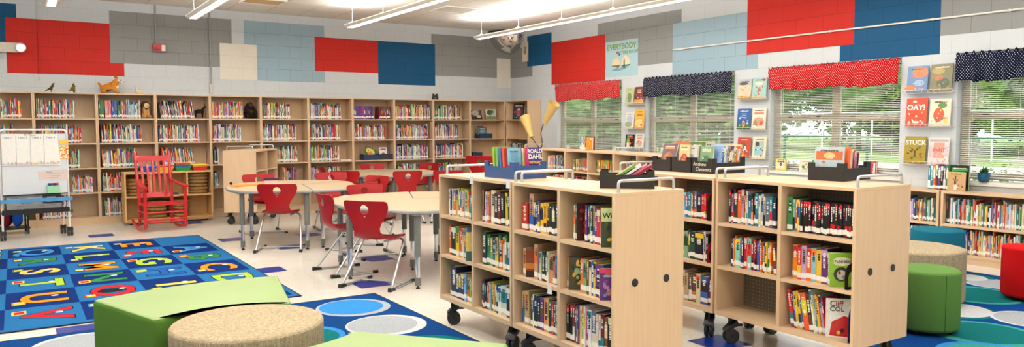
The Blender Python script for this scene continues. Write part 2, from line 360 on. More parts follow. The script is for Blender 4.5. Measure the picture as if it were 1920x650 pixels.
for i, (a, b) in enumerate(WIN):
    x = XR+.15; m = (a+b)/2; g = MB(); bot = WZ0+.03; top = WZ1
    for p, q in ((a, a+.05), (m-.035, m+.035), (b-.05, b)): g.box(x-.03, x+.03, p, q, bot, top)
    g.box(x-.03, x+.03, a+.05, b-.05, bot, bot+.05); g.box(x-.03, x+.03, a+.05, b-.05, top-.05, top)
    fo = struct(g.build('window_%d' % (i+1), FR)); g = MB()
    for p, q in ((a+.05, m-.035), (m+.035, b-.05)):
        for c, d in ((bot+.05, 1.575), (1.61, top-.05)):
            g.box(x-.02, x+.015, p, p+.022, c, d); g.box(x-.02, x+.015, q-.022, q, c, d)
            g.box(x-.02, x+.015, p+.022, q-.022, c, c+.02); g.box(x-.02, x+.015, p+.022, q-.022, d-.02, d)
        g.box(x-.03, x+.02, p, q, 1.572, 1.612)
    g.build('sash', FR, fo); g = MB()
    for p, q in ((a+.05, m-.035), (m+.035, b-.05)):
        g.add([(x, p, bot+.05), (x, q, bot+.05), (x, q, top-.05), (x, p, top-.05)], [(0, 1, 2, 3)])
    g.build('glass', GLASS, fo)
    g = MB()
    for p in (a+.25, m-.25, m+.25, b-.25): g.box(x-.045, x-.03, p-.03, p+.03, 1.60, 1.615)
    g.build('latch', BLACK, fo)
    sg = MB(); sg.box(XR-.035, XR+.21, a-.04, b+.04, WZ0-.03, WZ0+.012); struct(sg.build('window_%d_sill' % (i+1), mat('sill_paint', rgb(224, 224, 220), .4)))
    # mini blind
    cc = 'red' if i % 2 == 0 else 'navy'
    e = empty('window_blind', (XR+.085, m, top), 0, 'white mini blind with open slats in the %s window behind its %s valance' % (('far left', 'second', 'third', 'far right')[i], cc), 'blind', None)
    w2 = (b-a)/2-.012; g = MB(); g.box(-.02, .02, -w2, w2, -.035, -.002); g.build('head_rail', BLIND, e)
    g = MB(); z = -.05; t = math.radians(14); ca, sa = .0125*math.cos(t), .0125*math.sin(t)
    while z > -(top-.93):
        g.add([(-ca, -w2, z-sa), (ca, -w2, z+sa), (ca, w2, z+sa), (-ca, w2, z-sa), (-ca, -w2, z-sa+.0012), (ca, -w2, z+sa+.0012), (ca, w2, z+sa+.0012), (-ca, w2, z-sa+.0012)],
              [(0, 3, 2, 1), (4, 5, 6, 7), (0, 1, 5, 4), (1, 2, 6, 5), (2, 3, 7, 6), (3, 0, 4, 7)]); z -= .0215
    g.build('slats', BLIND, e); g = MB(); g.box(-.014, .014, -w2, w2, z-.012, z); g.build('bottom_rail', BLIND, e)
    g = MB()
    for yy in (-w2+.12, -w2*.35, w2*.35, w2-.12): g.box(-.015, -.0135, yy-.0012, yy+.0012, z, -.03)
    g.build('ladder_cord', BLIND, e)
    g = MB(); g.cyl((-.028, w2-.16, -.62), .004, .58, 8); g.build('wand', BLIND, e)
    # gathered valance on a rod
    hw = (b-a)/2+.0; NU, NV = 260, 16; vs = []; uv = []; rnd = random.Random(i)
    ph = [rnd.uniform(0, 6) for _ in range(5)]
    bow = lambda s: 0
    for jv in range(NV+1):
        v = jv/NV
        for iu in range(NU+1):
            u = iu/NU; y = -hw+2*hw*u; s = y
            amp = .005+.036*max(0, v-.15)
            wv = math.sin(s*34+ph[0]+1.3*math.sin(s*5+ph[1]))+.5*math.sin(s*61+ph[2])
            z = .275-v*.305+(.006*math.sin(s*90+ph[3])*(1 if v < .1 else 0))-(.014*math.sin(s*7+ph[4])+.010*wv)*v
            z += .016*math.sin(s*75+ph[2])*(1 if v == 0 else 0)
            puff = .014*math.exp(-((v-.2)/.05)**2)
            vs.append((-.044-amp*wv+puff*-1+.012*math.exp(-((v-.1)/.03)**2), y, z))
            uv.append((s*1.35+.01*wv, v*.31))
    fs = [(jv*(NU+1)+iu, jv*(NU+1)+iu+1, (jv+1)*(NU+1)+iu+1, (jv+1)*(NU+1)+iu) for jv in range(NV) for iu in range(NU)]
    me = bpy.data.meshes.new('cloth'); me.from_pydata(vs, [], fs); ul = me.uv_layers.new(name='UVMap')
    for lp in me.loops: ul.data[lp.index].uv = uv[lp.vertex_index]
    me.materials.append(RED_DOT if i % 2 == 0 else NAVY_DOT); me.polygons.foreach_set('use_smooth', [True]*len(fs))
    e = empty('valance', (XR-.012, m, 2.0), 0, '%s polka-dot gathered valance over the %s window' % (('red', 'navy')[i % 2], ('far left', 'second', 'third', 'far right')[i]), 'valance', None)
    o = bpy.data.objects.new('cloth', me); COL.objects.link(o); o.parent = e
    sd = o.modifiers.new('s', 'SOLIDIFY'); sd.thickness = .002
    g = MB(); g.tube([(.012, -hw+.012, .235), (-.006, -hw+.012, .235), (-.006, hw-.012, .235), (.012, hw-.012, .235)], .004, 8, .006); g.build('curtain_rod', WHITE_METAL, e)
# pendant light runs
LED = mat('light_diffuser', (1, 1, 1), .5, emit=(1, .97, .92), estr=7)
def light_run(x, y1, y0, z, label, seen=True):
    e = empty('pendant_light', (x, y1, z), 0, label, 'pendant light', 'linear pendant lights')
    L_ = y1-y0; g = MB(); P = [(-.10, .045), (-.105, .03), (-.075, 0), (.075, 0), (.105, .03), (.10, .045)]
    n = len(P); vs = [(p[0], -L_, p[1]) for p in P]+[(p[0], 0, p[1]) for p in P]
    g.add(vs, [tuple(range(n)), tuple(range(n, 2*n))]+[(i, (i+1) % n, n+(i+1) % n, n+i) for i in range(n)])
    g.build('housing', WHITE_METAL, e); g = MB(); yy = -.01
    while yy > -L_+.3:
        g.box(-.045, .045, max(yy-2.42, -L_+.01), yy, -.004, .001); yy -= 2.44
    g.build('diffuser', LED, e)
    yy = -.12
    while yy > -L_:
        g = MB(); g.cyl((0, yy, .09), .0022, ZC-z-.09, 6); g.tube([(-.07, yy, .046), (0, yy, .09), (.07, yy, .046)], .003, 6)
        g.tube([(0, yy-.09, .046), (0, yy, .09), (0, yy+.09, .046)], .003, 6); g.cyl((0, yy, ZC-z-.012), .05, .012, 14)
        g.build('hanger_cable', WHITE_METAL, e); yy -= 1.22
    for nm, dz, rx, pw in (('uplight', .05, PI, LAMP_UP), ('downlight', -.006, 0, LAMP_DOWN)):
        l = bpy.data.lights.new(nm, 'AREA'); l.shape = 'RECTANGLE'; l.size = .1; l.size_y = L_-.1; l.energy = pw*L_/12; l.color = LAMP_COL
        o = bpy.data.objects.new(nm, l); COL.objects.link(o); o.parent = e; o.location = (0, -L_/2, dz); o.rotation_euler = (rx, 0, 0)
light_run(.46, 11.9, -1, 3.09, 'short stub of pendant light at the top left edge of the photo')
light_run(2.27, 12.15, -1, 3.09, 'linear pendant light over the grey wall block, second from the left')
light_run(4.62, 11.9, -1, 3.09, 'linear pendant light ending above the red and blue wall blocks')
light_run(7.22, 12.2, -1, 3.09, 'longest linear pendant light, running out beside the window wall')
light_run(-3.4, 11.9, -1, 3.09, 'unseen linear pendant light added left of view for illumination')  # out-of-view run, added to light the left of the room
# surface conduit on the right wall, other wall things
g = MB(); g.cyl((XR-.014, 1.0, 2.688), .011, 7.79, 10, 'y'); 
for yy in (8.6, 7.3, 6.0, 4.7, 3.9): g.box(XR-.027, XR, yy-.006, yy+.006, 2.674, 2.702)
tag(g.build('wall_conduit', WHITE_METAL, smooth=True), 'long white conduit running level across the window wall above the curtains', 'conduit')
CG = mat('grey_conduit', rgb(150, 150, 147), .5); CW = mat('cream_conduit', rgb(205, 203, 196), .5); CR = mat('red_painted_conduit', rgb(190, 48, 38), .5)
def vcond(x, z0, z1, m, r, lb):
    g = MB(); g.cyl((x, YB-r-.004, z0), r, z1-z0, 10); g.box(x-r*1.6, x+r*1.6, YB-.012, YB, z0+.3, z0+.33)
    tag(g.build('wall_conduit', m, smooth=True), lb, 'conduit')
vcond(1.96, 2.83, ZC, CG, .012, 'thin grey conduit dropping from the ceiling to the red fire alarm')
e = empty('wall_conduit', (2.79, YB, 2.05), 0, 'grey conduit painted with the wall ending in a small white box above the shelves', 'conduit')
g = MB(); g.cyl((0, -.018, .14), .014, 1.24, 10); g.build('pipe', CG, e, smooth=True); g = MB(); g.rbox(-.03, .03, -.045, 0, 0, .15, .008); g.build('junction_box', CW, e)
e = empty('wall_conduit', (.34, YB, 2.2), 0, 'thin conduit painted to match the wall crossing the leftmost red block', 'conduit')
for nm, z0, z1, m in (('pipe', .0, .09, PX[0]), ('pipe', .09, .904, PX[PK.index('red')]), ('pipe', .904, ZC-2.2, PX[0])): g = MB(); g.cyl((0, -.010, z0), .008, z1-z0, 10); g.build(nm, m, e, smooth=True)
# fire alarm
e = empty('fire_alarm', (2.0, YB, 2.76), 0, 'red fire alarm strobe with white lens on the grey wall block', 'alarm')
g = MB(); g.rbox(-.095, .095, -.06, 0, -.06, .06, .01); g.build('housing', mat('alarm_red', rgb(176, 22, 28), .35), e)
g = MB(); g.rbox(.03, .092, -.085, -.06, -.05, .05, .01); g.build('strobe_lens', mat('strobe', rgb(220, 214, 208), .2), e)
g = MB(); g.box(-.08, .01, -.063, -.06, -.035, -.02); g.box(-.08, .01, -.063, -.06, -.005, .005); g.build('grille', mat('alarm_dark', rgb(120, 14, 18), .5), e)
# emergency lamp
e = empty('emergency_light', (-.02, YB, 2.66), 0, 'cream emergency light with a round lamp head on the red wall block', 'light')
g = MB(); g.rbox(-.30, .10, -.09, 0, -.07, .07, .015); g.build('housing', mat('emerg', rgb(214, 206, 190), .5), e)
for x in (.135, -.34):
    g = MB(); g.cyl((x, -.12, 0), .07, .07, 24, 'y'); o = g.build('lamp_head', mat('lamp_head', rgb(200, 196, 188), .4), e, smooth=True)
    g = MB(); g.cyl((x, -.123, 0), .055, .004, 24, 'y'); g.build('lens', mat('lens', rgb(235, 235, 235), .1, .3), o)
# quarter dome mirror in the corner
e = empty('security_mirror', (XR, YB, 3.42), 0, 'chrome quarter-dome security mirror high in the room corner', 'mirror')
g = MB(); vs = []; fs = []; R = .55; NA, NB = 18, 14
for j in range(NB+1):
    t = PI/2*j/NB
    for i in range(NA+1):
        a = PI+PI/2*i/NA; vs.append((R*math.cos(t)*math.cos(a), R*math.cos(t)*math.sin(a), -.78*R*math.sin(t)))
for j in range(NB):
    for i in range(NA): fs.append((j*(NA+1)+i, j*(NA+1)+i+1, (j+1)*(NA+1)+i+1, (j+1)*(NA+1)+i))
g.add(vs, fs); g.build('mirror_dome', mat('mirror', rgb(225, 225, 225), .04, 1., var=0), e, smooth=True, sharp=80)
g = MB(); g.tube([(R*math.cos(PI+PI/2*i/16), R*math.sin(PI+PI/2*i/16), 0) for i in range(17)], .012, 8); g.build('rim', BLACK, e, smooth=True)
# cream paddle hanging by the mirror
g = MB(); g.box(XR-.03, XR-.005, 12.86, 12.90, 2.95, 3.2); g.box(XR-.03, XR-.005, 13.0, 13.04, 2.95, 3.2); g.box(XR-.035, XR-.005, 12.86, 13.04, 2.80, 2.95)
tag(g.build('wall_bracket', mat('cream_plastic', rgb(222, 208, 176), .5)), 'cream plastic bracket on the blue block beside the corner mirror', 'bracket')
# poster
PRINT_M = mat('poster_print', None, .55, var=.04, vscale=30, attr=True)
g = MB(); g.col = rgb(164, 200, 208); g.box(-.415, .415, 0, .003, 0, .615)
def art(g, X):
    pass
P0 = Matrix(((1, 0, 0, 0), (0, 0, -1, -.001), (0, 1, 0, 0), (0, 0, 0, 1)))   # xy plane -> xz plane, facing -y
def flat(g, pts, c, d=0.):
    g.col = c; g.add([(x, -.0008-d, z) for x, z in pts], [tuple(range(len(pts)))])
flat(g, [(-.26, .20), (-.03, .20), (-.05, .28), (-.12, .33), (-.2, .31)], rgb(225, 205, 170))
flat(g, [(-.26, .20), (-.03, .20), (-.06, .165), (-.24, .185)], rgb(110, 96, 66), .0004)
flat(g, [(.0, .19), (.24, .20), (.2, .30), (.1, .36), (.03, .30)], rgb(232, 212, 178))
flat(g, [(.0, .19), (.24, .20), (.2, .175), (.03, .165)], rgb(70, 100, 70), .0004)
flat(g, [(-.26, .12), (-.1, .165), (.02, .155), (.2, .17), (.1, .12), (-.1, .1)], rgb(110, 160, 185), .0006)
flat(g, [(.055, .2), (.095, .2), (.09, .27), (.06, .27)], rgb(60, 140, 110), .001); flat(g, [(.05, .14), (.07, .14), (.08, .2), (.055, .2)], rgb(40, 90, 90), .001)
flat(g, [(.085, .14), (.105, .14), (.095, .2), (.075, .2)], rgb(40, 90, 90), .001); flat(g, [(.062, .27), (.088, .27), (.085, .30), (.065, .30)], rgb(150, 80, 50), .001)
flat(g, [(-.15, .44), (-.11, .43), (-.08, .39), (-.12, .40)], rgb(200, 60, 60), .001); flat(g, [(-.08, .40), (-.05, .40), (-.03, .35), (-.06, .36)], rgb(70, 70, 60), .001)
flat(g, [(-.06, .125), (-.02, .13), (-.01, .17), (-.05, .16)], rgb(230, 180, 80), .001)
g.col = rgb(120, 150, 74); g.text('EVERYBODY', .135, T(0, 0, .51) @ P0, bold=.004); g.col = rgb(110, 140, 80); g.text('PICTURE BOOKS', .072, T(.16, 0, .405) @ P0, bold=.002)
o = g.build('poster', PRINT_M, colors=True); o.location = (XR-.004, 10.025, 2.34); o.rotation_euler = (0, 0, -PI/2)
tag(o, 'pale blue paper poster reading EVERYBODY PICTURE BOOKS beside the red wall block', 'poster')
# ------------------------------------------------------------ bookcases along the back wall
ORD = ['first', 'second', 'third', 'fourth', 'fifth', 'sixth', 'seventh', 'eighth', 'ninth', 'tenth', 'eleventh', 'twelfth', '13th', '14th', '15th', '16th', '17th', '18th', '19th', '20th', '21st', '22nd', '23rd', '24th', '25th', '26th', '27th', '28th', '29th', '30th']
PITCHX, BX0, BYF, BTOP = .8216, .2366, 13.22, 2.006
SHZ = [1.622, 1.244, .866, .490]; BASEZ = .112
def bookcase(w, d, h, shelves, base, label, group, loc, rz, th=.019, side_face=MAPLE):
    """front faces local -y; x from -w/2 to w/2; y from 0 (front) to d"""
    e = empty('bookcase', loc, rz, label, 'bookcase', group)
    for s in (-1, 1):
        g = MB(); g.box(*sorted((s*w/2, s*(w/2-th))), 0, d, 0, h-th); g.build('side_panel', MAPLE, e)
    g = MB(); g.box(-w/2, w/2, 0, d, h-th, h); g.build('top_panel', MAPLE_X, e)
    g = MB(); g.box(-w/2+th, w/2-th, d-.012, d, 0, h-th); g.build('back_panel', MAPLE, e)
    for z in shelves:
        g = MB(); g.box(-w/2+th, w/2-th, .006, d-.012, z-th, z); g.build('shelf', MAPLE_X, e)
    g = MB(); g.box(-w/2+th, w/2-th, .004, d-.012, base-th, base); g.build('bottom_shelf', MAPLE_X, e)
    g = MB(); g.box(-w/2+th, w/2-th, .012, .03, 0, base-th); g.build('kick_board', MAPLE_X, e)
    return e
BCN = ['behind the whiteboard easel, far left', 'just right of the whiteboard easel', 'with the green, red and blue book set', 'directly behind the red rocking chair', 'with the dark gorilla plush on top shelf', 'behind the maple cart, fourth from gorilla', 'with the flat white book on its third shelf', 'holding the purple and maroon book sets', 'under the left half of the black binoculars', 'right of the binoculars, books leaning at bottom', 'nearly empty, holding two landscape books']
BCN[5] = 'right of the gorilla one, behind the maple cart'
for k in range(-1, 10):
    bookcase(PITCHX-.002, .315, BTOP, SHZ, BASEZ, 'tall maple bookcase '+BCN[k+1], 'tall bookcases along the back wall', (BX0+(k+.5)*PITCHX, BYF, 0), 0)
bookcase(.80, .315, BTOP, SHZ, BASEZ, 'tall maple bookcase turned along the window wall in the corner', 'tall bookcases along the back wall', (8.475, 12.45+.37, 0), -PI/2)
# low bookcases under the right windows
LZ, LSH, LB = .772, [.413], .098
for (y1, y0, lb) in ((4.39, 2.9, 'long low maple bookcase below the far right window'), (5.90, 4.41, 'low maple bookcase beside the pillar, left of the far right window')):
    e = bookcase(y1-y0, .31, LZ, LSH, LB, lb, 'low bookcases under the windows', (8.48, (y0+y1)/2, 0), -PI/2, th=.027)
# ------------------------------------------------------------ rolling carts
PEG = None
def peg_mat():
    m = bpy.data.materials.new('pegboard'); m.use_nodes = True; nt = m.node_tree; N = nt.nodes; L = nt.links
    b = N['Principled BSDF']; b.inputs['Roughness'].default_value = .5
    tc = N.new('ShaderNodeTexCoord'); mp = N.new('ShaderNodeMapping'); L.new(tc.outputs['Object'], mp.inputs[0]); mp.inputs['Scale'].default_value = (1/.026, 0, 1/.026)
    vo = N.new('ShaderNodeTexVoronoi'); vo.inputs['Randomness'].default_value = 0; vo.inputs['Scale'].default_value = 1; L.new(mp.outputs[0], vo.inputs['Vector'])
    mr = N.new('ShaderNodeMapRange'); mr.inputs[1].default_value = .10; mr.inputs[2].default_value = .15; mr.inputs[3].default_value = 1; mr.inputs[4].default_value = 0; L.new(vo.outputs['Distance'], mr.inputs[0])
    mx = N.new('ShaderNodeMix'); mx.data_type = 'RGBA'; mx.inputs[6].default_value = (*rgb(108, 100, 88), 1); mx.inputs[7].default_value = (*rgb(190, 180, 165), 1)
    L.new(mr.outputs[0], mx.inputs[0]); L.new(mx.outputs[2], b.inputs['Base Color']); return m
PEGM = peg_mat()
HANDLE = mat('handle_silver', rgb(190, 192, 194), .35, .5)
def caster(g, gw, x, y, turn=0.):
    X = g.X; g.X = X @ T(x, y, 0) @ RZ(turn); gw.X = g.X
    gw.cyl((-.028, .0, .05), .05, .022, 22, 'x'); gw.cyl((.006, .0, .05), .05, .022, 22, 'x')
    g.box(-.035, .035, -.03, .03, .172, .19); g.box(-.005, .005, -.02, .02, .09, .172)
    g.add([(-.033, -.045, .10), (.033, -.045, .10), (.033, .03, .165), (-.033, .03, .165), (-.033, -.05, .085), (.033, -.05, .085), (.033, .045, .125), (-.033, .045, .125)],
          [(0, 1, 2, 3), (4, 7, 6, 5), (0, 4, 5, 1), (2, 6, 7, 3), (0, 3, 7, 4), (1, 5, 6, 2)])
    g.box(-.012, .012, .04, .08, .115, .128); g.cyl((-.036, 0, .05), .012, .072, 12, 'x')
    g.X = X; gw.X = X
def cart(loc, rz, label, w=.992, d=.52, group='rolling maple book carts', clips=()):
    """front faces local -y, x along the cart, origin at floor under the middle of the front edge"""
    e = empty('book_cart', loc, rz, label, 'book cart', group); H_, th, zb = 1.13, .02, .19
    for s in (-1, 1):
        g = MB(); g.box(*sorted((s*w/2, s*(w/2-th))), 0, d, zb, H_-th); o = g.build('side_panel', MAPLE, e, bevel=.0015)
        for y in (.15, .385):
            g = MB(); g.cyl((s*w/2-(0.004 if s < 0 else -0.0), y, .635), .022, .004, 24, 'x'); g.build('grommet', BLACK, o, smooth=True)
    g = MB(); g.box(-w/2, w/2, 0, d, H_-th, H_); g.build('top_panel', MAPLE_X, e, bevel=.0015)
    g = MB(); g.box(-w/2+th, w/2-th, 0, d, zb, zb+.032); g.build('bottom_panel', MAPLE_X, e)
    g = MB(); g.box(-.0125, .0125, 0, d, zb+.032, H_-th); g.build('divider', MAPLE, e)
    g = MB(); g.box(-w/2+th, -.0125, d/2-.004, d/2+.004, zb+.032, H_-th); g.box(.0125, w/2-th, d/2-.004, d/2+.004, zb+.032, H_-th); g.build('back_panel', PEGM, e)
    for z in (.828, .532):
        for a, b in ((-w/2+th, -.0125), (.0125, w/2-th)):
            for c, f in ((.003, d/2-.004), (d/2+.004, d-.003)):
                g = MB(); g.box(a, b, c, f, z-.022, z); g.build('shelf', MAPLE_X, e)
    for s in (-1, 1):
        x = s*(w/2-.03); g = MB()
        g.tube([(x, .055, H_), (x, .055, H_+.062), (x, d-.055, H_+.062), (x, d-.055, H_)], .0085, 12, .022)
        for y in (.055, d-.055): g.cyl((x, y, H_), .0115, .006, 12)
        g.build('handle', HANDLE, e, smooth=True, sharp=60)
    for s in (-1, 1):
        for y in (.07, d-.07):
            g = MB(); gw = MB(); caster(g, gw, s*(w/2-.09), y, (.5*s+1.0*y)); o = g.build('caster', BLACK, e, smooth=True); gw.build('wheel', mat('rubber_wheel', rgb(38, 38, 40), .5), o, smooth=True)
    for x, z in clips:
        g = MB(); g.box(x-.02, x+.02, -.006, -.0005, z-.028, z+.018); g.box(x-.022, x+.022, -.009, .0, z-.034, z-.028); g.build('label_holder', mat('clear_holder', rgb(222, 222, 224), .25), e)
    return e
X1 = 2.65
FR1 = cart((X1, 4.57, 0), -PI/2, 'maple rolling book cart at left of the front row, blue book box on top', clips=((.0, 1.122), (.468, 1.122)))
FR2 = cart((X1, 3.565, 0), -PI/2, 'maple rolling book cart nearest the camera, black tray on top', clips=((-.08, .52),))
X2 = 4.0
cart((X2, 4.125, 0), -PI/2, 'maple rolling book cart in the middle row under the lettered black crates', d=.56, w=1.06)
cart((X2, 3.06, 0), -PI/2, 'maple rolling book cart with a single black wooden crate on top', d=.56, w=1.04)
def cart_between(a, b, label, d=.5):
    a, b = Vector(a), Vector(b); m = (a+b)/2; v = b-a
    return cart((m.x, m.y, 0), math.atan2(v.y, v.x), label, w=v.length-.004, d=d)
R3 = [(6.93, 10.33), (6.86, 9.07), (6.71, 7.80), (6.42, 6.56)]
for i, lb in enumerate(('maple rolling book cart near the windows beside the yellow lamps', 'maple rolling book cart below the first window with upright books on top', 'maple rolling book cart behind the black tray, near the second window')):
    cart_between(R3[i], R3[i+1], lb)
cart_between((3.03, 11.72), (3.60, 12.58), 'maple rolling book cart with empty shelves beside the basket cabinet', d=.50)
# ------------------------------------------------------------ books
CC = dict(W=(228, 226, 220), C=(216, 204, 172), T=(190, 160, 112), Y=(226, 190, 44), G=(44, 120, 64), g=(138, 172, 128), D=(34, 60, 44), B=(40, 94, 172), b=(136, 176, 208), N=(28, 38, 78),
          K=(30, 28, 30), k=(72, 70, 72), R=(196, 30, 34), r=(120, 34, 38), O=(226, 110, 36), P=(98, 54, 122), p=(184, 160, 190), M=(184, 34, 104), A=(36, 128, 146), S=(96, 108, 122),
          n=(104, 72, 50), L=(150, 180, 58), a=(132, 192, 184), q=(224, 128, 116), c=(198, 196, 190))
CNAME = dict(W='white', C='cream', T='tan', Y='yellow', G='green', g='pale green', D='dark green', B='blue', b='light blue', N='navy', K='black', k='dark grey', R='red', r='maroon', O='orange',
             P='purple', p='lavender', M='magenta', A='teal', S='slate grey', n='brown', L='lime green', a='pale aqua', q='coral', c='light grey')
def colr(k, rnd=None, j=14):
    c = CC[k]
    if rnd: c = tuple(max(5, min(250, v+rnd.uniform(-j, j))) for v in c)
    return rgb(*c)
NBOOK = [0]
def book(w, h, d, code, rnd, loc, R, label, group, parent=None, title=None, art=None, call=True):
    """spine faces local -y; x 0..w; y 0..d"""
    base = code[0]; acc = code[1] if len(code) > 1 else rnd.choice('WCYKRBNOA')
    g = MB(); t = .0022; cb = colr(base, rnd); ca = colr(acc, rnd)
    g.col = cb; g.box(0, w, 0, t, 0, h); g.box(0, t, t, d, 0, h); g.box(w-t, w, t, d, 0, h)
    def sp(z0, z1, c, m=.0):
        g.col = c; g.add([(m*w, -.0004, z0), (w-m*w, -.0004, z0), (w-m*w, -.0004, z1), (m*w, -.0004, z1)], [(0, 1, 2, 3)])
    k = rnd.random()
    if k < .35: sp(h*.80, h*.965, ca)
    elif k < .6: sp(h*.05, h*rnd.uniform(.3, .45), ca)
    elif k < .75: sp(h*.45, h*.8, ca)
    tc = rgb(235, 232, 225) if sum(CC[base]) < 420 else rgb(40, 40, 50)
    if w > .007:
        z = h*.9; n = rnd.randint(4, 9)
        for i in range(n):      # a run of small title strokes up the spine
            l = h*rnd.uniform(.025, .06); z -= l+h*.014
            if z < h*.3: break
            g.col = tc if rnd.random() < .8 else ca
            m = rnd.uniform(.22, .34)*w; g.add([(m, -.0008, z), (w-m, -.0008, z), (w-m, -.0008, z+l), (m, -.0008, z+l)], [(0, 1, 2, 3)])
    if art: art(g, w, h, d)
    o = g.build('book', PRINT, parent, colors=True)
    o.matrix_local = T(*loc) @ R
    tag(o, label, 'book', group)
    p = MB(); p.box(t, w-t, t+.0005, d-.003, .0025, h-.0025); p.build('page_block', PAPER, o)
    if call:
        z = rnd.uniform(.008, .022); p = MB(); p.box(-.0002, w+.0002, -.0014, .012, z, z+.030); p.build('spine_label', LABELW, o)
    NBOOK[0] += 1
    return o
def face_art(kind):
    """print on the front (+x side here means the board at local x=w) or back board (x=0) that the camera can see"""
    def f(g, w, h, d):
        X = Matrix(((0, 0, -1, -.0006), (-1, 0, 0, d), (0, 1, 0, 0), (0, 0, 0, 1)))   # board at x=0 seen from -x : u runs towards -y
        def q(u0, u1, v0, v1, c, lay=0):
            x = -.0004-.0003*lay; g.col = rgb(*c); g.add([(x, d*(1-u0), h*v0), (x, d*(1-u1), h*v0), (x, d*(1-u1), h*v1), (x, d*(1-u0), h*v1)], [(0, 1, 2, 3)])
        return q
    return f
def shelf_row(spec, y_start, x_face, z, phrase, group, seed, room, lean=None, depth=.15, rz=-PI/2, hr=(.19, .235), special={}, fill=True):
    """books left to right as seen; spec 'W12 b8/Y O18'; y_start world y of the left end for shelves facing -x"""
    rnd = random.Random(seed); pos = 0.; lean = lean or {}
    need = 0.
    for i, tk in enumerate(spec.split()):
        if tk.startswith('_'): need += float(tk[1:])/1000; continue
        c_ = tk.rstrip('0123456789'); need += float(tk[len(c_):])/1000/math.cos(math.radians(lean.get(i, lean.get('all', 0))))+.0012
        tn = special.get(i, {}).get('turn', 0)
        if tn: room -= math.sin(math.radians(tn))*special[i].get('d', .15)-float(tk[len(c_):])/1000*(1-math.cos(math.radians(tn)))
    toks = [t for t in enumerate(spec.split()) if not t[1].startswith('_')]
    def gap_after(i):
        k = [t[0] for t in toks].index(i)
        if k+1 >= len(toks) or special.get(i, {}).get('turn') or special.get(toks[k+1][0], {}).get('turn'): return 0.
        l0, l1 = (math.tan(math.radians(lean.get(j, lean.get('all', 0)))) for j in (i, toks[k+1][0])); return max(0., l0-l1)*(hr[1]+.01)
    need += sum(gap_after(t[0]) for t in toks)
    fit = (room-.003)/need if fill else 1.
    for i, tk in enumerate(spec.split()):
        if tk.startswith('_'): pos += float(tk[1:])/1000; continue
        code = tk.rstrip('0123456789'); wd = float(tk[len(code):])/1000*fit
        hh = rnd.uniform(*hr); ln = math.radians(lean.get(i, lean.get('all', 0)))
        xf = x_face+rnd.uniform(-.004, .010)
        sp_ = special.get(i, {}); hh = sp_.get('h', hh); dd = sp_.get('d', rnd.uniform(.13, .15)); xf += sp_.get('out', 0)
        extra = 'large ' if wd >= .03 else ('thick ' if wd >= .02 else ('slim ' if wd < .0095 else ''))
        lab = sp_.get('label') or '%s%s book, %s from left, %s' % (extra, CNAME[code[0]], ORD[min(NB_(spec, i), 29)], phrase)
        if ln > 0: loc = Vector((xf, y_start-pos-0.0, z)); R = RZ(rz) @ RY(ln)
        else: loc = Vector((xf, y_start-pos, z)); R = RZ(rz) @ RY(ln)
        if ln > 0: loc.z = z+wd*math.sin(ln)+.0005
        elif ln < 0: loc.z = z+.0005; loc.y -= 0
        else: loc.z = z+.0005
        tn = math.radians(sp_.get('turn', 0))
        if tn: R = RZ(rz) @ RZ(-tn); wd0 = wd
        book(wd, hh, dd, code, rnd, loc, R, lab, group, title=None, art=sp_.get('art'), call=sp_.get('call', rnd.random() < .93))
        pos += (wd/math.cos(ln)+.0010+gap_after(i)) if not tn else wd*math.cos(tn)+dd*math.sin(tn)
    return pos
def NB_(spec, i): return sum(1 for t in spec.split()[:i] if not t.startswith('_'))
def A_poly(polys, side=1, text=None):
    """flat art on a cover board; side=+1 board at x=w, -1 board at x=0. u 0..1 across from spine, v up"""
    def f(g, w, h, d):
        x0 = w+.0004 if side > 0 else -.0004
        for k, (pts, c) in enumerate(polys):
            g.col = rgb(*c); x = x0+side*.00012*k; g.add([(x, d*u, h*v) for u, v in pts], [tuple(range(len(pts)))])
    return f
RC = lambda u0, u1, v0, v1: [(u0, v0), (u1, v0), (u1, v1), (u0, v1)]
def EL(cu, cv, ru, rv, n=14): return [(cu+ru*math.cos(2*PI*i/n), cv+rv*math.sin(2*PI*i/n)) for i in range(n)]
def BL(seed, bg, cols, n=16, extra=()):
    r_ = random.Random(seed); P = [(RC(0, 1, 0, 1), bg)]
    for _ in range(n):
        cu, cv_, a, b = r_.uniform(.15, .85), r_.uniform(.12, .85), r_.uniform(.04, .14), r_.uniform(.03, .11); t = r_.uniform(0, 3)
        P.append(([(cu+a*math.cos(t)*math.cos(k)-b*math.sin(t)*math.sin(k), cv_+a*math.sin(t)*math.cos(k)*.8+b*math.cos(t)*math.sin(k)*.8) for k in [q*PI/5 for q in range(10)]], r_.choice(cols)))
    return A_poly(P+list(extra), 1)
def CT(art, *txts):
    """adds lettering (text, across 0..1, up 0..1, size, colour) to a printed front board"""
    def f(g, w, h, d):
        art(g, w, h, d)
        for (t, u, v, sz, c) in txts:
            g.col = rgb(*c); g.text(t, sz, Matrix(((0, 0, 1, w+.0052), (1, 0, 0, d*u), (0, 1, 0, h*v), (0, 0, 0, 1))) @ T(0, 0, -.0010), bold=sz*.02)
    return f
BAYS1 = [5.046, 4.556, 4.041, 3.551]      # left inner edges (world y) of the four bays of the front row
g1 = 'books in the front carts'
def row1(bay, shelf, spec, off, **kw):
    z = [.828, .532, .222][shelf]
    shelf_row(spec, BAYS1[bay]-off, X1+kw.pop('inset', .045), z, '%s shelf, %s bay of front carts' % (['top', 'middle', 'bottom'][shelf], ORD[bay]), g1, 100+bay*10+shelf, kw.pop('room', .4635-off), **kw)
row1(0, 0, 'W14 N8 W7 OB20 T13 LO11 r7 W8 B6 Y9 c10 g22 OT10 A36', .052, room=.39, hr=(.19, .215), special={13: dict(h=.17, d=.15)})
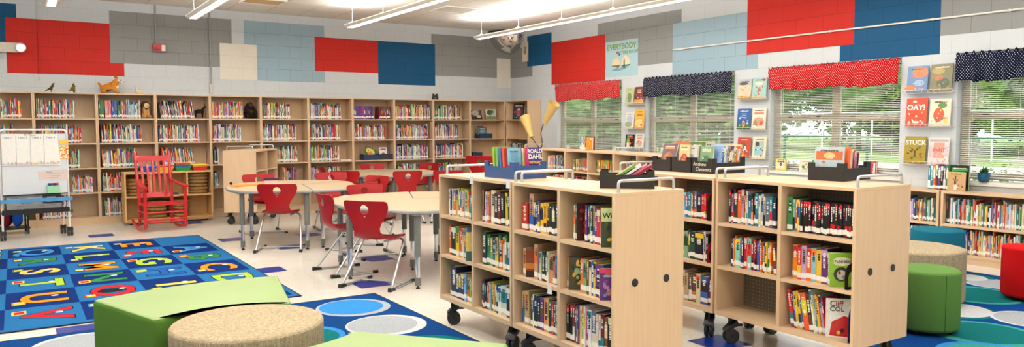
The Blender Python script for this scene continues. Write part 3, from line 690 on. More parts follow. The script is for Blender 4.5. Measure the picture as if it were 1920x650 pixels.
row1(0, 1, 'O11 K34 YG24 n14 OR10 C10 A8 b9 C16 T26', .06, special={1: dict(h=.215, d=.16), 9: dict(h=.20, out=-.02, turn=28, d=.13, art=BL(5, (222, 196, 110), ((236, 214, 150), (206, 170, 70)), 8, ((RC(0, 1, 0, .35), (70, 100, 96)), (EL(.6, .38, .2, .12), (90, 80, 60)))))})
row1(0, 2, 'b6 N44 K22 NY18 NY26 b14 O13 G14 L11 n12 g10 L12', .06, hr=(.18, .20), special={1: dict(h=.225, d=.17)})
row1(1, 0, 'n9 W16 p12 q14 C36 K26 r22 K24 YT24 K12 T24', .05, hr=(.205, .225), lean={1: 4, 2: 4, 3: 4, 7: -3, 8: -3, 9: -3, 10: -3})
row1(1, 1, 'D22 GA20 LY13 N19 C8 TY12 GO14 O10 W12 G12 B16 b24', .05, special={11: dict(h=.215, d=.16, art=None)})
row1(1, 2, 'n13 NA10 D8 RO13 q14 b10 L9 Y8 O9 A10 N10 W20 c40 K22 W12 O10', .03, hr=(.175, .205))
row1(2, 0, 'R34 _8 T26 N16 N15 P14 YK17 YK16 YK16 K16 K17 D18 bR19', .03, hr=(.185, .20), special={0: dict(h=.175, art=None), 2: dict(h=.235, d=.19)})
row1(2, 1, 'TO20 n14 T22 B13 C9 KL17 K16 W10 Tn26 q13 B8 W20 Y6', .035, hr=(.165, .195), special={0: dict(h=.18), 1: dict(h=.18, turn=38, d=.12, art=A_poly([(RC(0, 1, 0, 1), (140, 66, 36)), (RC(0, 1, .3, .5), (216, 130, 60)), (RC(0, 1, 0, .22), (60, 36, 30)), (EL(.75, .3, .2, .12), (50, 34, 30))], 1), label='brown sunset-cover book, second from left, middle shelf, third bay of front carts'), 2: dict(h=.22, d=.19)})
row1(2, 2, 'T28 T30 n24 W8 N24 D14 Pn26 q28 Y8 N16 R17 n12 AT16 TO15 b13', .02, hr=(.195, .22))
row1(3, 0, 'C10 _8 K20 R14 P12 K11 aR18 K14 T12 P16 R26 p12 OT11 W10 gY22', .075, hr=(.19, .215), special={14: dict(h=.215, d=.14, out=-.03, turn=32, label='yellow-green wizard storybook at right end, top shelf, nearest front bay',
     art=CT(BL(1, (58, 70, 40), ((40, 52, 34), (196, 170, 60), (90, 96, 44), (150, 120, 50), (30, 36, 30)), 26, ((RC(0, 1, .66, 1), (196, 208, 150)),)), ('Wizard', .5, .8, .042, (30, 36, 30)))), 2: dict(h=.215, d=.13, turn=22, art=BL(2, (60, 20, 16), ((150, 40, 20), (206, 80, 26), (90, 24, 20), (40, 14, 14)), 22))})
row1(3, 1, 'OY20 _3 K16 Oq16 gS22 P9 n10 C16 B14 Y13 PD34 A8 M20 b12', .005, hr=(.18, .20), special={2: dict(h=.195, d=.14, out=-.01, turn=35, label='yellow-and-black dragon cover book, second from left, middle shelf, nearest front bay', art=BL(3, (70, 66, 40), ((226, 176, 40), (206, 150, 30), (150, 186, 140), (30, 28, 24), (236, 200, 90)), 26)),
     12: dict(h=.175, d=.13, out=-.035, turn=32, label='magenta book with purple comic cover, middle shelf, nearest front bay', art=BL(4, (96, 44, 120), ((206, 110, 70), (90, 130, 180), (170, 130, 180), (130, 60, 140)), 16, ((RC(0, 1, .86, 1), (220, 60, 110)), (RC(.15, .8, .74, .80), (150, 190, 210)))))})
row1(3, 2, 'K16 K16 r12 B8 G9 P8 C16 LO14 W8 M15 WA18 S26 C10 W12 r18 n16 K20 K18', .005, hr=(.205, .235))
# bookends and reading bits
def bookend(loc, rz, m, label, h=.17):
    e = empty('bookend', loc, rz, label, 'bookend')
    g = MB(); g.rbox(-.06, .06, -.001, .001, 0, h, .0009); X = Matrix(((1, 0, 0, 0), (0, 0, -1, 0), (0, 1, 0, 0), (0, 0, 0, 1)))
    g = MB(); P = []
    for i in range(13): a = PI*i/12; P.append((.065*math.cos(a), h-.065+.065*math.sin(a)))
    out = [(.065, 0)]+P+[(-.065, 0)]; inn = [(.035, .012)]+[(.035*math.cos(PI*i/12), h-.085+.035*math.sin(PI*i/12)) for i in range(13)]+[(-.035, .012)]
    n = len(out)
    vs = [(x, -.0012, z) for x, z in out]+[(x, -.0012, z) for x, z in inn]+[(x, .0012, z) for x, z in out]+[(x, .0012, z) for x, z in inn]
    fs = []
    for i in range(n):
        j = (i+1) % n; fs += [(i, j, n+j, n+i), (2*n+i, 3*n+i, 3*n+j, 2*n+j), (i, 2*n+i, 2*n+j, j), (n+i, n+j, 3*n+j, 3*n+i)]
    g.add(vs, fs); g.build('upright', m, e)
    g = MB(); g.box(-.065, .065, -.014, -.0012, 0, .0015); g.build('base_plate', m, e)
    return e
GRN = mat('green_steel', rgb(52, 92, 64), .45); NVY = mat('navy_steel', rgb(24, 50, 130), .4); BLK = mat('black_steel', rgb(36, 34, 34), .4); REDS = mat('red_steel', rgb(178, 28, 34), .4)
bookend((2.72, 4.597, .8292), 0, GRN, 'green steel bookend at right end, top shelf, first front bay')
# -------- middle row
g2 = 'books in the middle row carts'
Y2L, Y2R = 4.125-.0125, 3.06
def row2(y0, shelf, spec, off, ph, **kw):
    z = [.828, .532, .222][shelf]
    shelf_row(spec, y0-off, X2+kw.pop('inset', .05), z, '%s shelf, %s' % (['top', 'middle', 'bottom'][shelf], ph), g2, kw.pop('seed'), kw.pop('room', .4875-off), **kw)
pb = 'lettered-crate cart behind the front cart'
row2(Y2L, 0, 'b18 B14 A12 W10 n10 S14 K26 R14 R10', .17, pb, seed=301, hr=(.16, .20), room=.24)
row2(Y2L, 1, 'g12 G16 K12 gD18 k10 DK22 KY34 W8 K10', .10, pb, seed=302, hr=(.19, .22), room=.34)
row2(Y2L, 2, 'B12 k10 W14 TK18 n14 nO22 C18 B30 r20', .12, pb, seed=303, hr=(.19, .215), room=.365)
bookend((X2+.075, 3.665, .8292), 0, BLK, 'black bookend on top shelf behind the nearest front cart', .19)
bookend((X2+.075, 3.675, .533), .2, REDS, 'red bookend on middle shelf behind the nearest front cart', .14)
pl = 'left bay of single-crate cart'; pr = 'right bay of single-crate cart'
YL = 3.06+.50; YR = 3.06-.0125
row2(YL, 0, 'KR12 pR12 NR14 DC20 OR20 p20 K6 OY14 CA9 AN20 Kq14 K15 AB18 W12 pB18 CK14 SA24 AR18 N22', .055, pl, seed=311, hr=(.195, .235), room=.385)
bookend((X2+.10, 3.112, .8292), .2, NVY, 'navy bookend ending the top shelf, left bay of single-crate cart', .2)
row2(YL, 1, 'N14 O11 O11 a34 g9 NB15 R22 q14 aR22 r14 R12 r13 B14 B13 O12 O11 N11 YK14 G18 OY14 n20', .075, pl, seed=312, hr=(.19, .215), room=.385, lean={20: -5})
row2(YR, 0, 'G34 a12 OR12 Y12 A6 KR13 KR13 KR13 KR13 KR13 KR13 kK15 KR13 KR13 KR13 KR13 KR13 KR13 KR13 KR13 KR13 KR13 KR13 KR13 KR13 KR13 KR13 KR13', .01, pr, seed=321, hr=(.198, .20), room=.468,
     special={0: dict(h=.215, d=.15, art=A_poly([(EL(.5, .5, .3, .25), (120, 90, 60))], 1))})
row2(YR, 1, 'OR26 RY20 pP26 OR26 b26 YG26 Pp30 N8 L34', .05, pr, seed=322, hr=(.20, .215), room=.385, special={8: dict(h=.20, d=.13, out=-.01, turn=42, label='lime green funny storybook at right end, middle shelf, right bay of single-crate cart',
     art=CT(A_poly([(RC(0, 1, 0, 1), (132, 178, 48)), (EL(.52, .76, .42, .13), (226, 222, 196)), (EL(.5, .38, .34, .22), (60, 56, 50)), (EL(.5, .36, .2, .15), (200, 190, 170)), (EL(.42, .42, .06, .05), (90, 60, 50)), (EL(.6, .3, .08, .05), (120, 140, 160))], 1), ('I FUNNIEST', .52, .76, .021, (50, 60, 30))))})
bookend((X2+.08, 2.61, .533), 0, BLK, 'black bookend beside the lime green book, middle shelf, single-crate cart', .15)
row2(YR, 2, 'R24 r10 P8 Y15 Y16 B8 OY34 n26 W14 C10 b9 Yb12 O8 b12 R12 W16', .05, pr, seed=323, hr=(.225, .24), room=.40, lean={'all': -10},
     special={8: dict(h=.26, d=.19), 15: dict(h=.235, d=.17, out=-.02, turn=48, label='white picture book with a large red shape on its cover, bottom shelf of single-crate cart',
     art=CT(A_poly([(RC(0, 1, 0, 1), (222, 222, 214)), ([(.12, .06), (.86, .03), (.95, .3), (.82, .52), (.6, .58), (.42, .5), (.2, .42)], (186, 26, 28)), (EL(.55, .2, .07, .06), (60, 20, 20)), (EL(.42, .14, .06, .05), (220, 180, 60))], 1), ('Cliff', .34, .88, .045, (130, 24, 24)), ('COL', .36, .74, .040, (50, 60, 70))))})
bookend((X2+.08, 2.60, .2225), .25, NVY, 'navy bookend at right end of bottom shelf, single-crate cart', .2)
# -------- stuff: all the far books in one object
def far_books():
    g = MB(); rnd = random.Random(5)
    pal = 'WWWCCTYGgBbNKRrOPpMASnLaqcbWWOR'
    def one(X, w, h, d, c, call=True, acc=None):
        X0 = g.X; g.X = X; g.col = colr(c, rnd, 22); g.box(0, w*.94, 0, d, 0, h)
        k = rnd.random()
        if k < .7:
            z0 = rnd.uniform(.3, .6)*h; g.col = colr(acc or rnd.choice(pal), rnd, 20); e = w*.94
            g.add([(e*.1, -.0006, z0), (e*.9, -.0006, z0), (e*.9, -.0006, z0+h*rnd.uniform(.12, .35)), (e*.1, -.0006, z0+h*.3)], [(0, 1, 2, 3)])
        g.col = rgb(222, 212, 190); g.add([(0.001, .003, h+.0002), (w*.92, .003, h+.0002), (w*.92, d, h+.0002), (.001, d, h+.0002)], [(0, 1, 2, 3)])
        if call: g.col = rgb(236, 234, 230); z = rnd.uniform(.012, .03); g.add([(0, -.0012, z), (w*.96, -.0012, z), (w*.96, -.0012, z+.032), (0, -.0012, z+.032)], [(0, 1, 2, 3)])
        g.X = X0
    def inb(x0):
        k = math.floor((x0-BX0+.05)/PITCHX); return max(x0, BX0+k*PITCHX+.028)
    def row(x0, x1, z, M, pals=None, hr=(.20, .29), wr=(.006, .017), lean=0., call=True, d=.19):
        x = x0+max(0, -lean)*1.3*hr[1]+.012
        while x < x1-.004:
            w = rnd.uniform(*wr)
            if x+w > x1: w = x1-x
            h = rnd.uniform(*hr); l = lean*rnd.uniform(.4, 1.3)+rnd.uniform(-.015, .015)
            one(M @ T(x, rnd.uniform(0, .015), z+.0015+max(0, w*math.sin(l))) @ RY(l), w, h, d, rnd.choice(pals or pal), call)
            x += w*1.02+(abs(math.sin(l))*.002)
    # back wall: (unit k, shelf index 0..4, px start, px end)
    def pxx(u):   # photo column -> position along the shelf front
        F_ = math.tan(math.atan2(u-960, FPX)+YAW); return inb(BYF*F_)
    SZ = [1.622, 1.244, .866, .490, .112]
    L_ = [(0, 3, 43), (1, 2, 27), (0, 65, 143), (1, 67, 155), (2, 120, 150), (3, 132, 173), (4, 72, 131), (1, 188, 268), (2, 189, 259), (3, 190, 233), (4, 191, 233), (1, 297, 376), (1, 399, 454), (2, 401, 411), (3, 402, 411),
          (0, 492, 548), (1, 493, 558), (2, 495, 560), (3, 529, 557), (0, 581, 643), (1, 582, 640), (2, 583, 638), (3, 584, 641), (1, 665, 724), (0, 742, 809), (1, 743, 806), (2, 743, 805), (3, 744, 794),
          (0, 815, 866), (1, 816, 862), (2, 817, 871)]
    LE = {(0, 297): -.14, (2, 299): -.1}
    for s, a, b in L_:
        row(pxx(a), pxx(b), SZ[s], T(0, BYF+.05, 0), lean=rnd.uniform(-.05, .03))
    row(pxx(295), pxx(368), SZ[0], T(0, BYF+.05, 0), lean=-.14); row(pxx(299), pxx(366), SZ[2], T(0, BYF+.05, 0), lean=-.10, pals='bbWCOOYRAB')
    for a, b, c in ((186, 199, 'G'), (199, 212, 'q'), (212, 223, 'B')): row(pxx(a), pxx(b), SZ[0], T(0, BYF+.05, 0), pals=c, hr=(.27, .275))
    row(pxx(223), pxx(267), SZ[0], T(0, BYF+.05, 0), pals='WCbBGRWAc')
    row(pxx(398), pxx(459), SZ[0], T(0, BYF+.05, 0), pals='MqWbOOYBRA')
    for a, b, c in ((664, 704, 'P'), (713, 735, 'r')): row(pxx(a), pxx(b), SZ[0], T(0, BYF+.05, 0), pals=c, hr=(.24, .243), wr=(.02, .024)) if c == 'P' else row(pxx(a), pxx(b), SZ[0], T(0, BYF+.05, 0), pals=c, hr=(.24, .243), wr=(.02, .024))
    row(pxx(822), pxx(868), SZ[3], T(0, BYF+.05, 0), pals='CbBOGOLR', lean=-.12)
    row(-.45, .12, .0, T(0, BYF-.15, .105) if False else T(0, BYF+.05, .112), pals='GLWOYG')
    # corner case facing the room
    MC = T(8.475+.05, 13.2, 0) @ RZ(-PI/2); row(.10, .66, .866, MC, pals='nrKWAWS', hr=(.24, .28)); 
    # low bookcases on the window wall
    ML = T(8.48+.05, 4.36, 0) @ RZ(-PI/2)
    for z, a, b in ((.413, 0, 1.42), (.098, 0, 1.42)): row(a, b, z, ML, pals='WWCCWbTOYGBSARpK', hr=(.20, .29) if z > .3 else (.19, .27), wr=(.007, .019))
    ML = T(8.48+.05, 5.87, 0) @ RZ(-PI/2)
    for z in (.413, .098): row(.0, 1.40, z, ML, pals='WWCpbTOYGBSARK', hr=(.20, .27), wr=(.007, .019))
    # carts of the third row
    for i, bays in enumerate((((.28, .47), (.68, 1.16)), ((.12, .55), (.74, 1.15)), ((.22, .56), (.70, 1.1)))):
        a, b = Vector(R3[i]), Vector(R3[i+1]); v = b-a; M = T(a.x, a.y, 0) @ RZ(math.atan2(v.y, v.x)) @ T(0, .06, 0)
        for s, z in enumerate((.828, .532, .222)):
            for x0, x1 in bays:
                if i == 1 and s == 0: row(x0, x1, z, M, pals='GOLOYqG' if x0 > .6 else 'OGcYgOAq', hr=(.17, .185), d=.15)
                else: row(x0, x1, z, M, pals='WcORCKNBGW' if i == 0 else 'OBMNKYPb', hr=(.17, .22), d=.15)
    o = g.build('books', PRINT, colors=True)
    tag(o, 'hundreds of colourful library books packed on the wall bookcases and far carts', 'books', None, 'stuff')
far_books()
# ------------------------------------------------------------ rugs
def fabric(name, c, var=.12, vs=260, rough=.95, bump=.5, stretch=None):
    return mat(name, c, rough, var=var, vscale=vs, bump=bump, bscale=vs*1.5, spec=.2, stretch=stretch)
RUGC = mat('rug_pile', None, 1., var=.16, vscale=90, attr=True, bump=.6, bscale=500, spec=.1)
EDGE = mat('rug_binding', rgb(24, 30, 50), .9)
def flat_at(g, P, c, z): g.col = c; g.add([(x, y, z) for x, y in P], [tuple(range(len(P)))])
RW = .508; ROWH = [0, .98/1, ]
g = MB(); rx0, rx1, ry0, ry1 = -1.12, 2.045, 6.55, 11.03
LBc, DBc = rgb(34, 102, 156), rgb(8, 42, 106)
g.col = LBc; g.box(rx0, rx1, ry0, ry1, .0012, .010)
g.cur = 1; g.col = (.02, .03, .05)
for a in ((rx0-.012, rx1+.012, ry0-.012, ry0), (rx0-.012, rx1+.012, ry1, ry1+.012), (rx0-.012, rx0, ry0, ry1), (rx1, rx1+.012, ry0, ry1)): g.box(a[0], a[1], a[2], a[3], .001, .011)
g.cur = 0
colx = [2.0, 1.475, .945, .41, -.12, -.65]; rowy = [10.93, 10.28, 9.62, 8.93, 8.19, 7.47, 6.80]
rowy = [10.93, 10.22, 9.50, 8.78, 8.06, 7.34, 6.62]
LET = [['', 'A', 'B', 'C', 'D', ''], ['E', 'F', 'G', 'H', 'I', 'J'], ['K', 'L', 'M', 'N', 'O', 'P'], ['Q', 'R', 'S', 'T', 'U', 'V'], ['W', 'X', 'Y', 'Z', '', '']]
LC = dict(A='b', B='G', C='O', D='L', E='O', F='R', G='L', H='B', I='Y', J='R', K='Y', L='L', M='O', N='G', O='R', P='G', Q='b', R='G', S='Y', T='L', U='O', V='R', W='Y', X='G', Y='O', Z='R')
LCC = dict(b=rgb(60, 130, 190), G=rgb(52, 124, 72), O=rgb(240, 136, 30), L=rgb(156, 186, 62), R=rgb(214, 36, 44), B=rgb(28, 84, 160), Y=rgb(226, 188, 84))
rr = random.Random(3)
for ci in range(5):
    xr, xl = colx[ci], colx[ci+1]
    for ri in range(6):
        yt, yb = rowy[ri], rowy[ri+1]
        dark = (ci+ri) % 2 == 1 if ci != 0 else ri % 2 == 1
        if ci % 2 == 1: dark = ri % 2 == 0
        elif ci % 2 == 0: dark = ri % 2 == 1
        if dark: flat_at(g, [(xl, yb), (xr, yb), (xr, yt), (xl, yt)], DBc, .0104)
        ch = LET[ci][ri]
        if not ch: continue
        cx, cy = (xl+xr)/2, (yt+yb)/2
        Xb = T(cx+.0, cy, .0108) @ RZ(-PI/2) @ Matrix.Diagonal((1.35, 1, 1, 1))
        g.col = (.01, .012, .02); g.text(ch, .48, Xb, bold=.022); g.col = LCC[LC[ch]]; g.text(ch, .48, Xb @ T(0, 0, .0005), bold=.012)
        if ch == 'O': flat_at(g, [(cx+.115*math.cos(t*PI/10), cy+.095*math.sin(t*PI/10)) for t in range(20)], (.02, .016, .016), .0116)
        # little book pictured beside the letter
        c = rr.choice('OYRGLBb'); bx, by = cx-.17, cy+rr.choice((-.16, .16))*1.0
        for k, (dx, w2, kk) in enumerate(((0, .075, c), (.0, .05, 'Y' if c != 'Y' else 'R'))):
            flat_at(g, [(bx-.05+k*.015, by-w2), (bx+.05-k*.015, by-w2*.8), (bx+.05-k*.015, by+w2), (bx-.05+k*.015, by+w2*.8)], LCC[kk], .0117+k*.0004)
        g.col = rgb(225, 225, 225); flat_at(g, [(cx+.10+.03*math.cos(t*PI/4), cy+.05+.03*math.sin(t*PI/4)) for t in range(8)], rgb(215, 220, 225), .0122)
o = g.build('rug', [RUGC, EDGE], colors=True)
tag(o, 'blue checkered alphabet rug with large coloured letters', 'rug')
def circle_rug(x0, x1, y0, y1, base, circs, label):
    g = MB(); g.col = base; g.box(x0, x1, y0, y1, .0012, .012); g.cur = 1; g.col = (.02, .03, .05)
    for a in ((x0-.012, x1+.012, y0-.012, y0), (x0-.012, x1+.012, y1, y1+.012), (x0-.012, x0, y0, y1), (x1, x1+.012, y0, y1)): g.box(a[0], a[1], a[2], a[3], .001, .0125)
    g.cur = 0
    for n, (cx, cy, r, co, ci, f, dx, dy) in enumerate(circs):
        for k, (c, rad, ox, oy) in enumerate(((co, r, 0, 0), (ci, r*f, dx, dy))):
            P = [(cx+ox+rad*math.cos(2*PI*i/48), cy+oy+rad*math.sin(2*PI*i/48)) for i in range(48)]
            P = [(min(max(x, x0+.001), x1-.001), min(max(y, y0+.001), y1-.001)) for x, y in P]
            flat_at(g, P, c, .0123+k*.0004+n*.00001)
    o = g.build('rug', [RUGC, EDGE], colors=True); return tag(o, label, 'rug')
RB = rgb(8, 62, 122); RG, RL, RT, RM = rgb(160, 166, 172), rgb(52, 132, 200), rgb(10, 106, 108), rgb(56, 150, 140)
RWt = rgb(196, 198, 204)
cs = [(2.27, 5.86, .30, RG, RL, .86, -.01, .02), (2.27, 5.20, .30, RWt, RG, .86, -.02, .02), (1.66, 5.22, .28, RL, RT, .86, -.01, -.02), (1.66, 5.86, .29, RT, RM, .8, 0, 0), (1.0, 5.9, .3, RL, RG, .85, 0, 0),
      (.33, 5.88, .31, RWt, RG, .88, 0, 0), (-.3, 5.6, .3, RL, RT, .85, 0, 0), (2.27, 4.5, .3, RT, RM, .8, 0, 0), (1.7, 4.5, .27, RWt, RG, .85, 0, 0), (1.0, 5.2, .3, RWt, RG, .88, 0, 0), (.3, 5.2, .3, RT, RM, .8, 0, 0)]
circle_rug(-.7, 2.615, 3.0, 6.255, RB, cs, 'dark blue rug with grey and light blue circles beneath the big tan pouf')
cs = [(5.72, 2.62, .36, RM, RT, .82, .02, .01), (5.2, 2.33, .33, RL, RM, .85, 0, -.01), (6.25, 3.10, .30, RT, RWt, .86, .02, .0), (6.42, 2.62, .27, RWt, RG, .9, 0, 0), (6.98, 3.28, .37, RM, RT, .86, 0, 0),
      (7.60, 3.42, .24, RWt, RG, .9, 0, 0), (7.70, 3.72, .24, RT, RWt, .75, .0, .0), (7.2, 2.5, .34, RT, RM, .8, 0, 0), (7.0, 3.95, .3, RL, RT, .8, 0, 0), (5.6, 3.6, .33, RT, RWt, .8, 0, 0), (7.75, 2.7, .22, RWt, RG, .8, 0, 0)]
circle_rug(4.72, 8.02, 1.4, 4.30, rgb(6, 62, 130), cs, 'deep blue rug with teal and white circles beneath the stools at right')
# ------------------------------------------------------------ poufs and benches
def pouf(x, y, r, h, m, label, zt, seam=None, mside=None):
    e = empty('pouf', (x, y, zt), 0, label, 'pouf')
    b = .022; prof = [(r-.03, .028), (r-.008, .034), (r, .055)]+[(r, h-b-.02)]+[(r-b*(1-math.cos(PI/2*i/6)), h-b+b*math.sin(PI/2*i/6)) for i in range(7)]+[(r*.6, h+.004), (.001, h+.006)]
    g = MB(); g.lathe(prof, 72); g.build('cover', mside or m, e, smooth=True, sharp=60)
    g = MB(); n = 72; g.tube([((r-.004)*math.cos(2*PI*i/n), (r-.004)*math.sin(2*PI*i/n), h-.016) for i in range(n)], .004, 6, closed=True); g.build('top_seam', m, e, smooth=True)
    if seam is not None:
        g = MB(); g.tube([(r*math.cos(seam), r*math.sin(seam), .04), (r*math.cos(seam), r*math.sin(seam), h-.02)], .0025, 6); g.build('side_seam', mat('seam_dark', rgb(52, 84, 30), .9), e)
    g = MB(); g.cyl((0, 0, .018), r-.035, .015, 48); g.build('base', BLACK, e)
    for k in range(4):
        a = PI/4+k*PI/2-.6; g = MB(); g.cyl(((r-.06)*math.cos(a), (r-.06)*math.sin(a), 0), .018, .02, 14); g.build('glide', BLACK, e)
    return e
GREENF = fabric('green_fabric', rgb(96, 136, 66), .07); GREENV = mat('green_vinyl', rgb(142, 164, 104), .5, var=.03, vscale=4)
def weave():
    m = bpy.data.materials.new('tan_weave'); m.use_nodes = True; N = m.node_tree.nodes; L = m.node_tree.links; b = N['Principled BSDF']; b.inputs['Roughness'].default_value = .95; b.inputs['Specular IOR Level'].default_value = .15
    tc = N.new('ShaderNodeTexCoord'); outs = []
    for sc in ((260, 260, 10), (70, 70, 300), (60, 300, 60)):
        mp = N.new('ShaderNodeMapping'); mp.inputs['Scale'].default_value = sc; L.new(tc.outputs['Object'], mp.inputs[0]); no = N.new('ShaderNodeTexNoise'); no.inputs['Scale'].default_value = 1; no.inputs['Detail'].default_value = 2; L.new(mp.outputs[0], no.inputs['Vector']); outs.append(no.outputs[0])
    a = N.new('ShaderNodeMath'); L.new(outs[0], a.inputs[0]); L.new(outs[1], a.inputs[1]); c = N.new('ShaderNodeMath'); L.new(a.outputs[0], c.inputs[0]); L.new(outs[2], c.inputs[1])
    cr = N.new('ShaderNodeMapRange'); cr.inputs[1].default_value = 1.15; cr.inputs[2].default_value = 1.85; cr.inputs[3].default_value = 0; cr.inputs[4].default_value = 1; L.new(c.outputs[0], cr.inputs[0])
    mx = N.new('ShaderNodeMix'); mx.data_type = 'RGBA'; mx.inputs[6].default_value = (*rgb(140, 122, 94), 1); mx.inputs[7].default_value = (*rgb(194, 178, 150), 1); L.new(cr.outputs[0], mx.inputs[0]); L.new(mx.outputs[2], b.inputs['Base Color'])
    bp = N.new('ShaderNodeBump'); bp.inputs['Strength'].default_value = .5; bp.inputs['Distance'].default_value = .002; L.new(c.outputs[0], bp.inputs['Height']); L.new(bp.outputs[0], b.inputs['Normal']); return m
TANF = weave(); TEALF = fabric('teal_fabric', rgb(24, 108, 132), .08); REDF = fabric('red_fabric', rgb(190, 10, 14), .06)
pouf(.995, 4.078, .387, .455, TANF, 'large tan woven round pouf in the foreground beside the green bench', .014)
pouf(5.46, 2.915, .225, .45, GREENF, 'small apple green cylinder pouf at the end of the maple carts', .013, seam=-2.05)
pouf(6.33, 3.49, .39, .455, TANF, 'large tan woven round pouf behind the small green cylinder pouf', .013)
pouf(7.64, 3.975, .238, .45, TEALF, 'teal cylinder pouf between the tan pouf and the window bookcase', .013)
pouf(7.16, 2.945, .21, .45, REDF, 'bright red cylinder pouf at the right edge of the photo', .013)
def bench(poly, h, label, z0):
    e = empty('bench', (0, 0, z0), 0, label, 'bench')
    # side upholstery and lighter top cushion
    g = MB(); g.soft_prism(poly, .025, h, .028, 6); n = len(g.f)
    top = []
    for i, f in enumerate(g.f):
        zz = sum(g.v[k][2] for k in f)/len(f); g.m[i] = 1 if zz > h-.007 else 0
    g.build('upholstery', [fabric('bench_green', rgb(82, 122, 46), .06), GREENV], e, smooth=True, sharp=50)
    def inset(d):
        n = len(poly); out = []
        for i in range(n):
            a_ = Vector(poly[i])-Vector(poly[i-1]); b_ = Vector(poly[(i+1) % n])-Vector(poly[i]); t_ = a_.normalized()+b_.normalized(); q_ = Vector((t_.y, -t_.x)).normalized(); out.append((poly[i][0]-q_.x*d, poly[i][1]-q_.y*d))
        return out
    g = MB(); g.tube([(x, y, h-.007) for x, y in inset(.010)], .0022, 6, closed=True); g.build('piping', mat('piping_green', rgb(104, 140, 62), .8), e, smooth=True)
    g = MB(); g.prism(inset(.04), 0, .025); g.build('base', BLACK, e)
def sector(cx, cy, r0, r1, a0, a1, n=18, rc=.04):
    P = []
    for i in range(n+1): a = math.radians(a0+(a1-a0)*i/n); P.append((cx+r1*math.cos(a), cy+r1*math.sin(a)))
    for i in range(n+1): a = math.radians(a1+(a0-a1)*i/n); P.append((cx+r0*math.cos(a), cy+r0*math.sin(a)))
    # round the four corners
    Q = []; m = len(P); cor = {0, n, n+1, m-1}
    for i in range(m):
        if i in cor:
            p = Vector(P[i]); a = Vector(P[i-1])-p; b = Vector(P[(i+1) % m])-p; A = p+a.normalized()*rc; B = p+b.normalized()*rc
            for k in range(5): t = k/4; q = A*(1-t)**2+p*2*t*(1-t)+B*t*t; Q.append((q.x, q.y))
        else: Q.append(P[i])
    return Q
def curved_quad(C, mids, rc=.045, n=12):
    P = []
    for i in range(4):
        a, b = Vector(C[i]), Vector(C[(i+1) % 4]); m = Vector(mids[i])*2-(a+b)/2 if mids[i] else (a+b)/2
        L0 = (b-a).length; t0 = rc/L0
        for k in range(n+1): t = t0+(1-2*t0)*k/n; q = a*(1-t)**2+m*2*t*(1-t)+b*t*t; P.append((q.x, q.y))
        # rounded corner toward the next side
        c = b; d = Vector(C[(i+2) % 4]); m2 = Vector(mids[(i+1) % 4])*2-(b+d)/2 if mids[(i+1) % 4] else (b+d)/2
        t1 = rc/(d-b).length; s0 = Vector(P[-1]); s1 = b*(1-t1)**2+m2*2*t1*(1-t1)+d*t1*t1
        for k in range(1, 5): t = k/5; q = s0*(1-t)**2+c*2*t*(1-t)+s1*t*t; P.append((q.x, q.y))
    return P
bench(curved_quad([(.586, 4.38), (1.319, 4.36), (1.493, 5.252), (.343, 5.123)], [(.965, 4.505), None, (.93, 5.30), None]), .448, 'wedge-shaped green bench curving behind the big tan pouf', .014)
# second wedge at the bottom of the frame
p1, p2 = Vector((1.405, 3.615)), Vector((1.945, 2.965)); dr = (p2-p1).normalized(); q = Vector((-dr.y, dr.x))*-1
if q.x > 0: q = -q
cen = p1-dr*.70
a0 = math.degrees(math.atan2(p1.y-cen.y, p1.x-cen.x))
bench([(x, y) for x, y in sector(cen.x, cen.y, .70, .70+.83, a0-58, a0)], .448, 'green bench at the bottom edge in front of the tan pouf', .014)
# ------------------------------------------------------------ tables
def smooth_poly(P, it=3):
    for _ in range(it):
        Q = []
        for i in range(len(P)):
            a, b = P[i], P[(i+1) % len(P)]; Q += [(a[0]*.75+b[0]*.25, a[1]*.75+b[1]*.25), (a[0]*.25+b[0]*.75, a[1]*.25+b[1]*.75)]
        P = Q
    return P
TT = mat('table_laminate', rgb(188, 166, 134), .38, var=.04, vscale=3, stretch=(2, 12, 2)); TE = mat('table_edge_grey', rgb(150, 152, 152), .45); TL = mat('table_leg_grey', rgb(108, 110, 106), .45)
STEEL = mat('chrome_leg', rgb(215, 218, 222), .12, 1., var=0)
def shrink(P, d):
    n = len(P); out = []
    for i in range(n):
        a = Vector(P[i])-Vector(P[i-1]); b = Vector(P[(i+1) % n])-Vector(P[i]); t = (a.normalized()+b.normalized()); q = Vector((t.y, -t.x)).normalized(); out.append((P[i][0]-q.x*d, P[i][1]-q.y*d))
    return out
def table(poly, legs, label, group, h=.72, cat='table'):
    cx = sum(p[0] for p in poly)/len(poly); cy = sum(p[1] for p in poly)/len(poly)
    e = empty('activity_table', (cx, cy, 0), 0, label, cat, group); P = [(x-cx, y-cy) for x, y in poly]
    A = sum(P[i-1][0]*P[i][1]-P[i][0]*P[i-1][1] for i in range(len(P)))
    if A < 0: P = P[::-1]
    g = MB(); g.soft_prism(P, h-.032, h-.001, .010, 4); g.build('edge_band', TE, e, smooth=True)
    g = MB(); g.prism(shrink(P, .011), h-.004, h); g.build('tabletop', TT, e)
    for x, y in legs:
        x -= cx; y -= cy; g = MB(); g.cyl((x, y, .30), .030, h-.332, 20); o = g.build('leg', TL, e, smooth=True)
        g = MB(); g.cyl((x, y, .10), .0215, .2, 18); g.build('chrome_tube', STEEL, o, smooth=True)
        g = MB(); g.cyl((x, y, .03), .027, .075, 18); g.build('sleeve', TL, o, smooth=True)
        g = MB(); g.cyl((x, y, .0), .019, .014, 16); g.cyl((x, y, .014), .008, .018, 10); g.build('glide', BLACK, o)
        g = MB(); g.box(x-.06, x+.06, y-.06, y+.06, h-.038, h-.032); g.build('mounting_plate', TL, o)
    return e
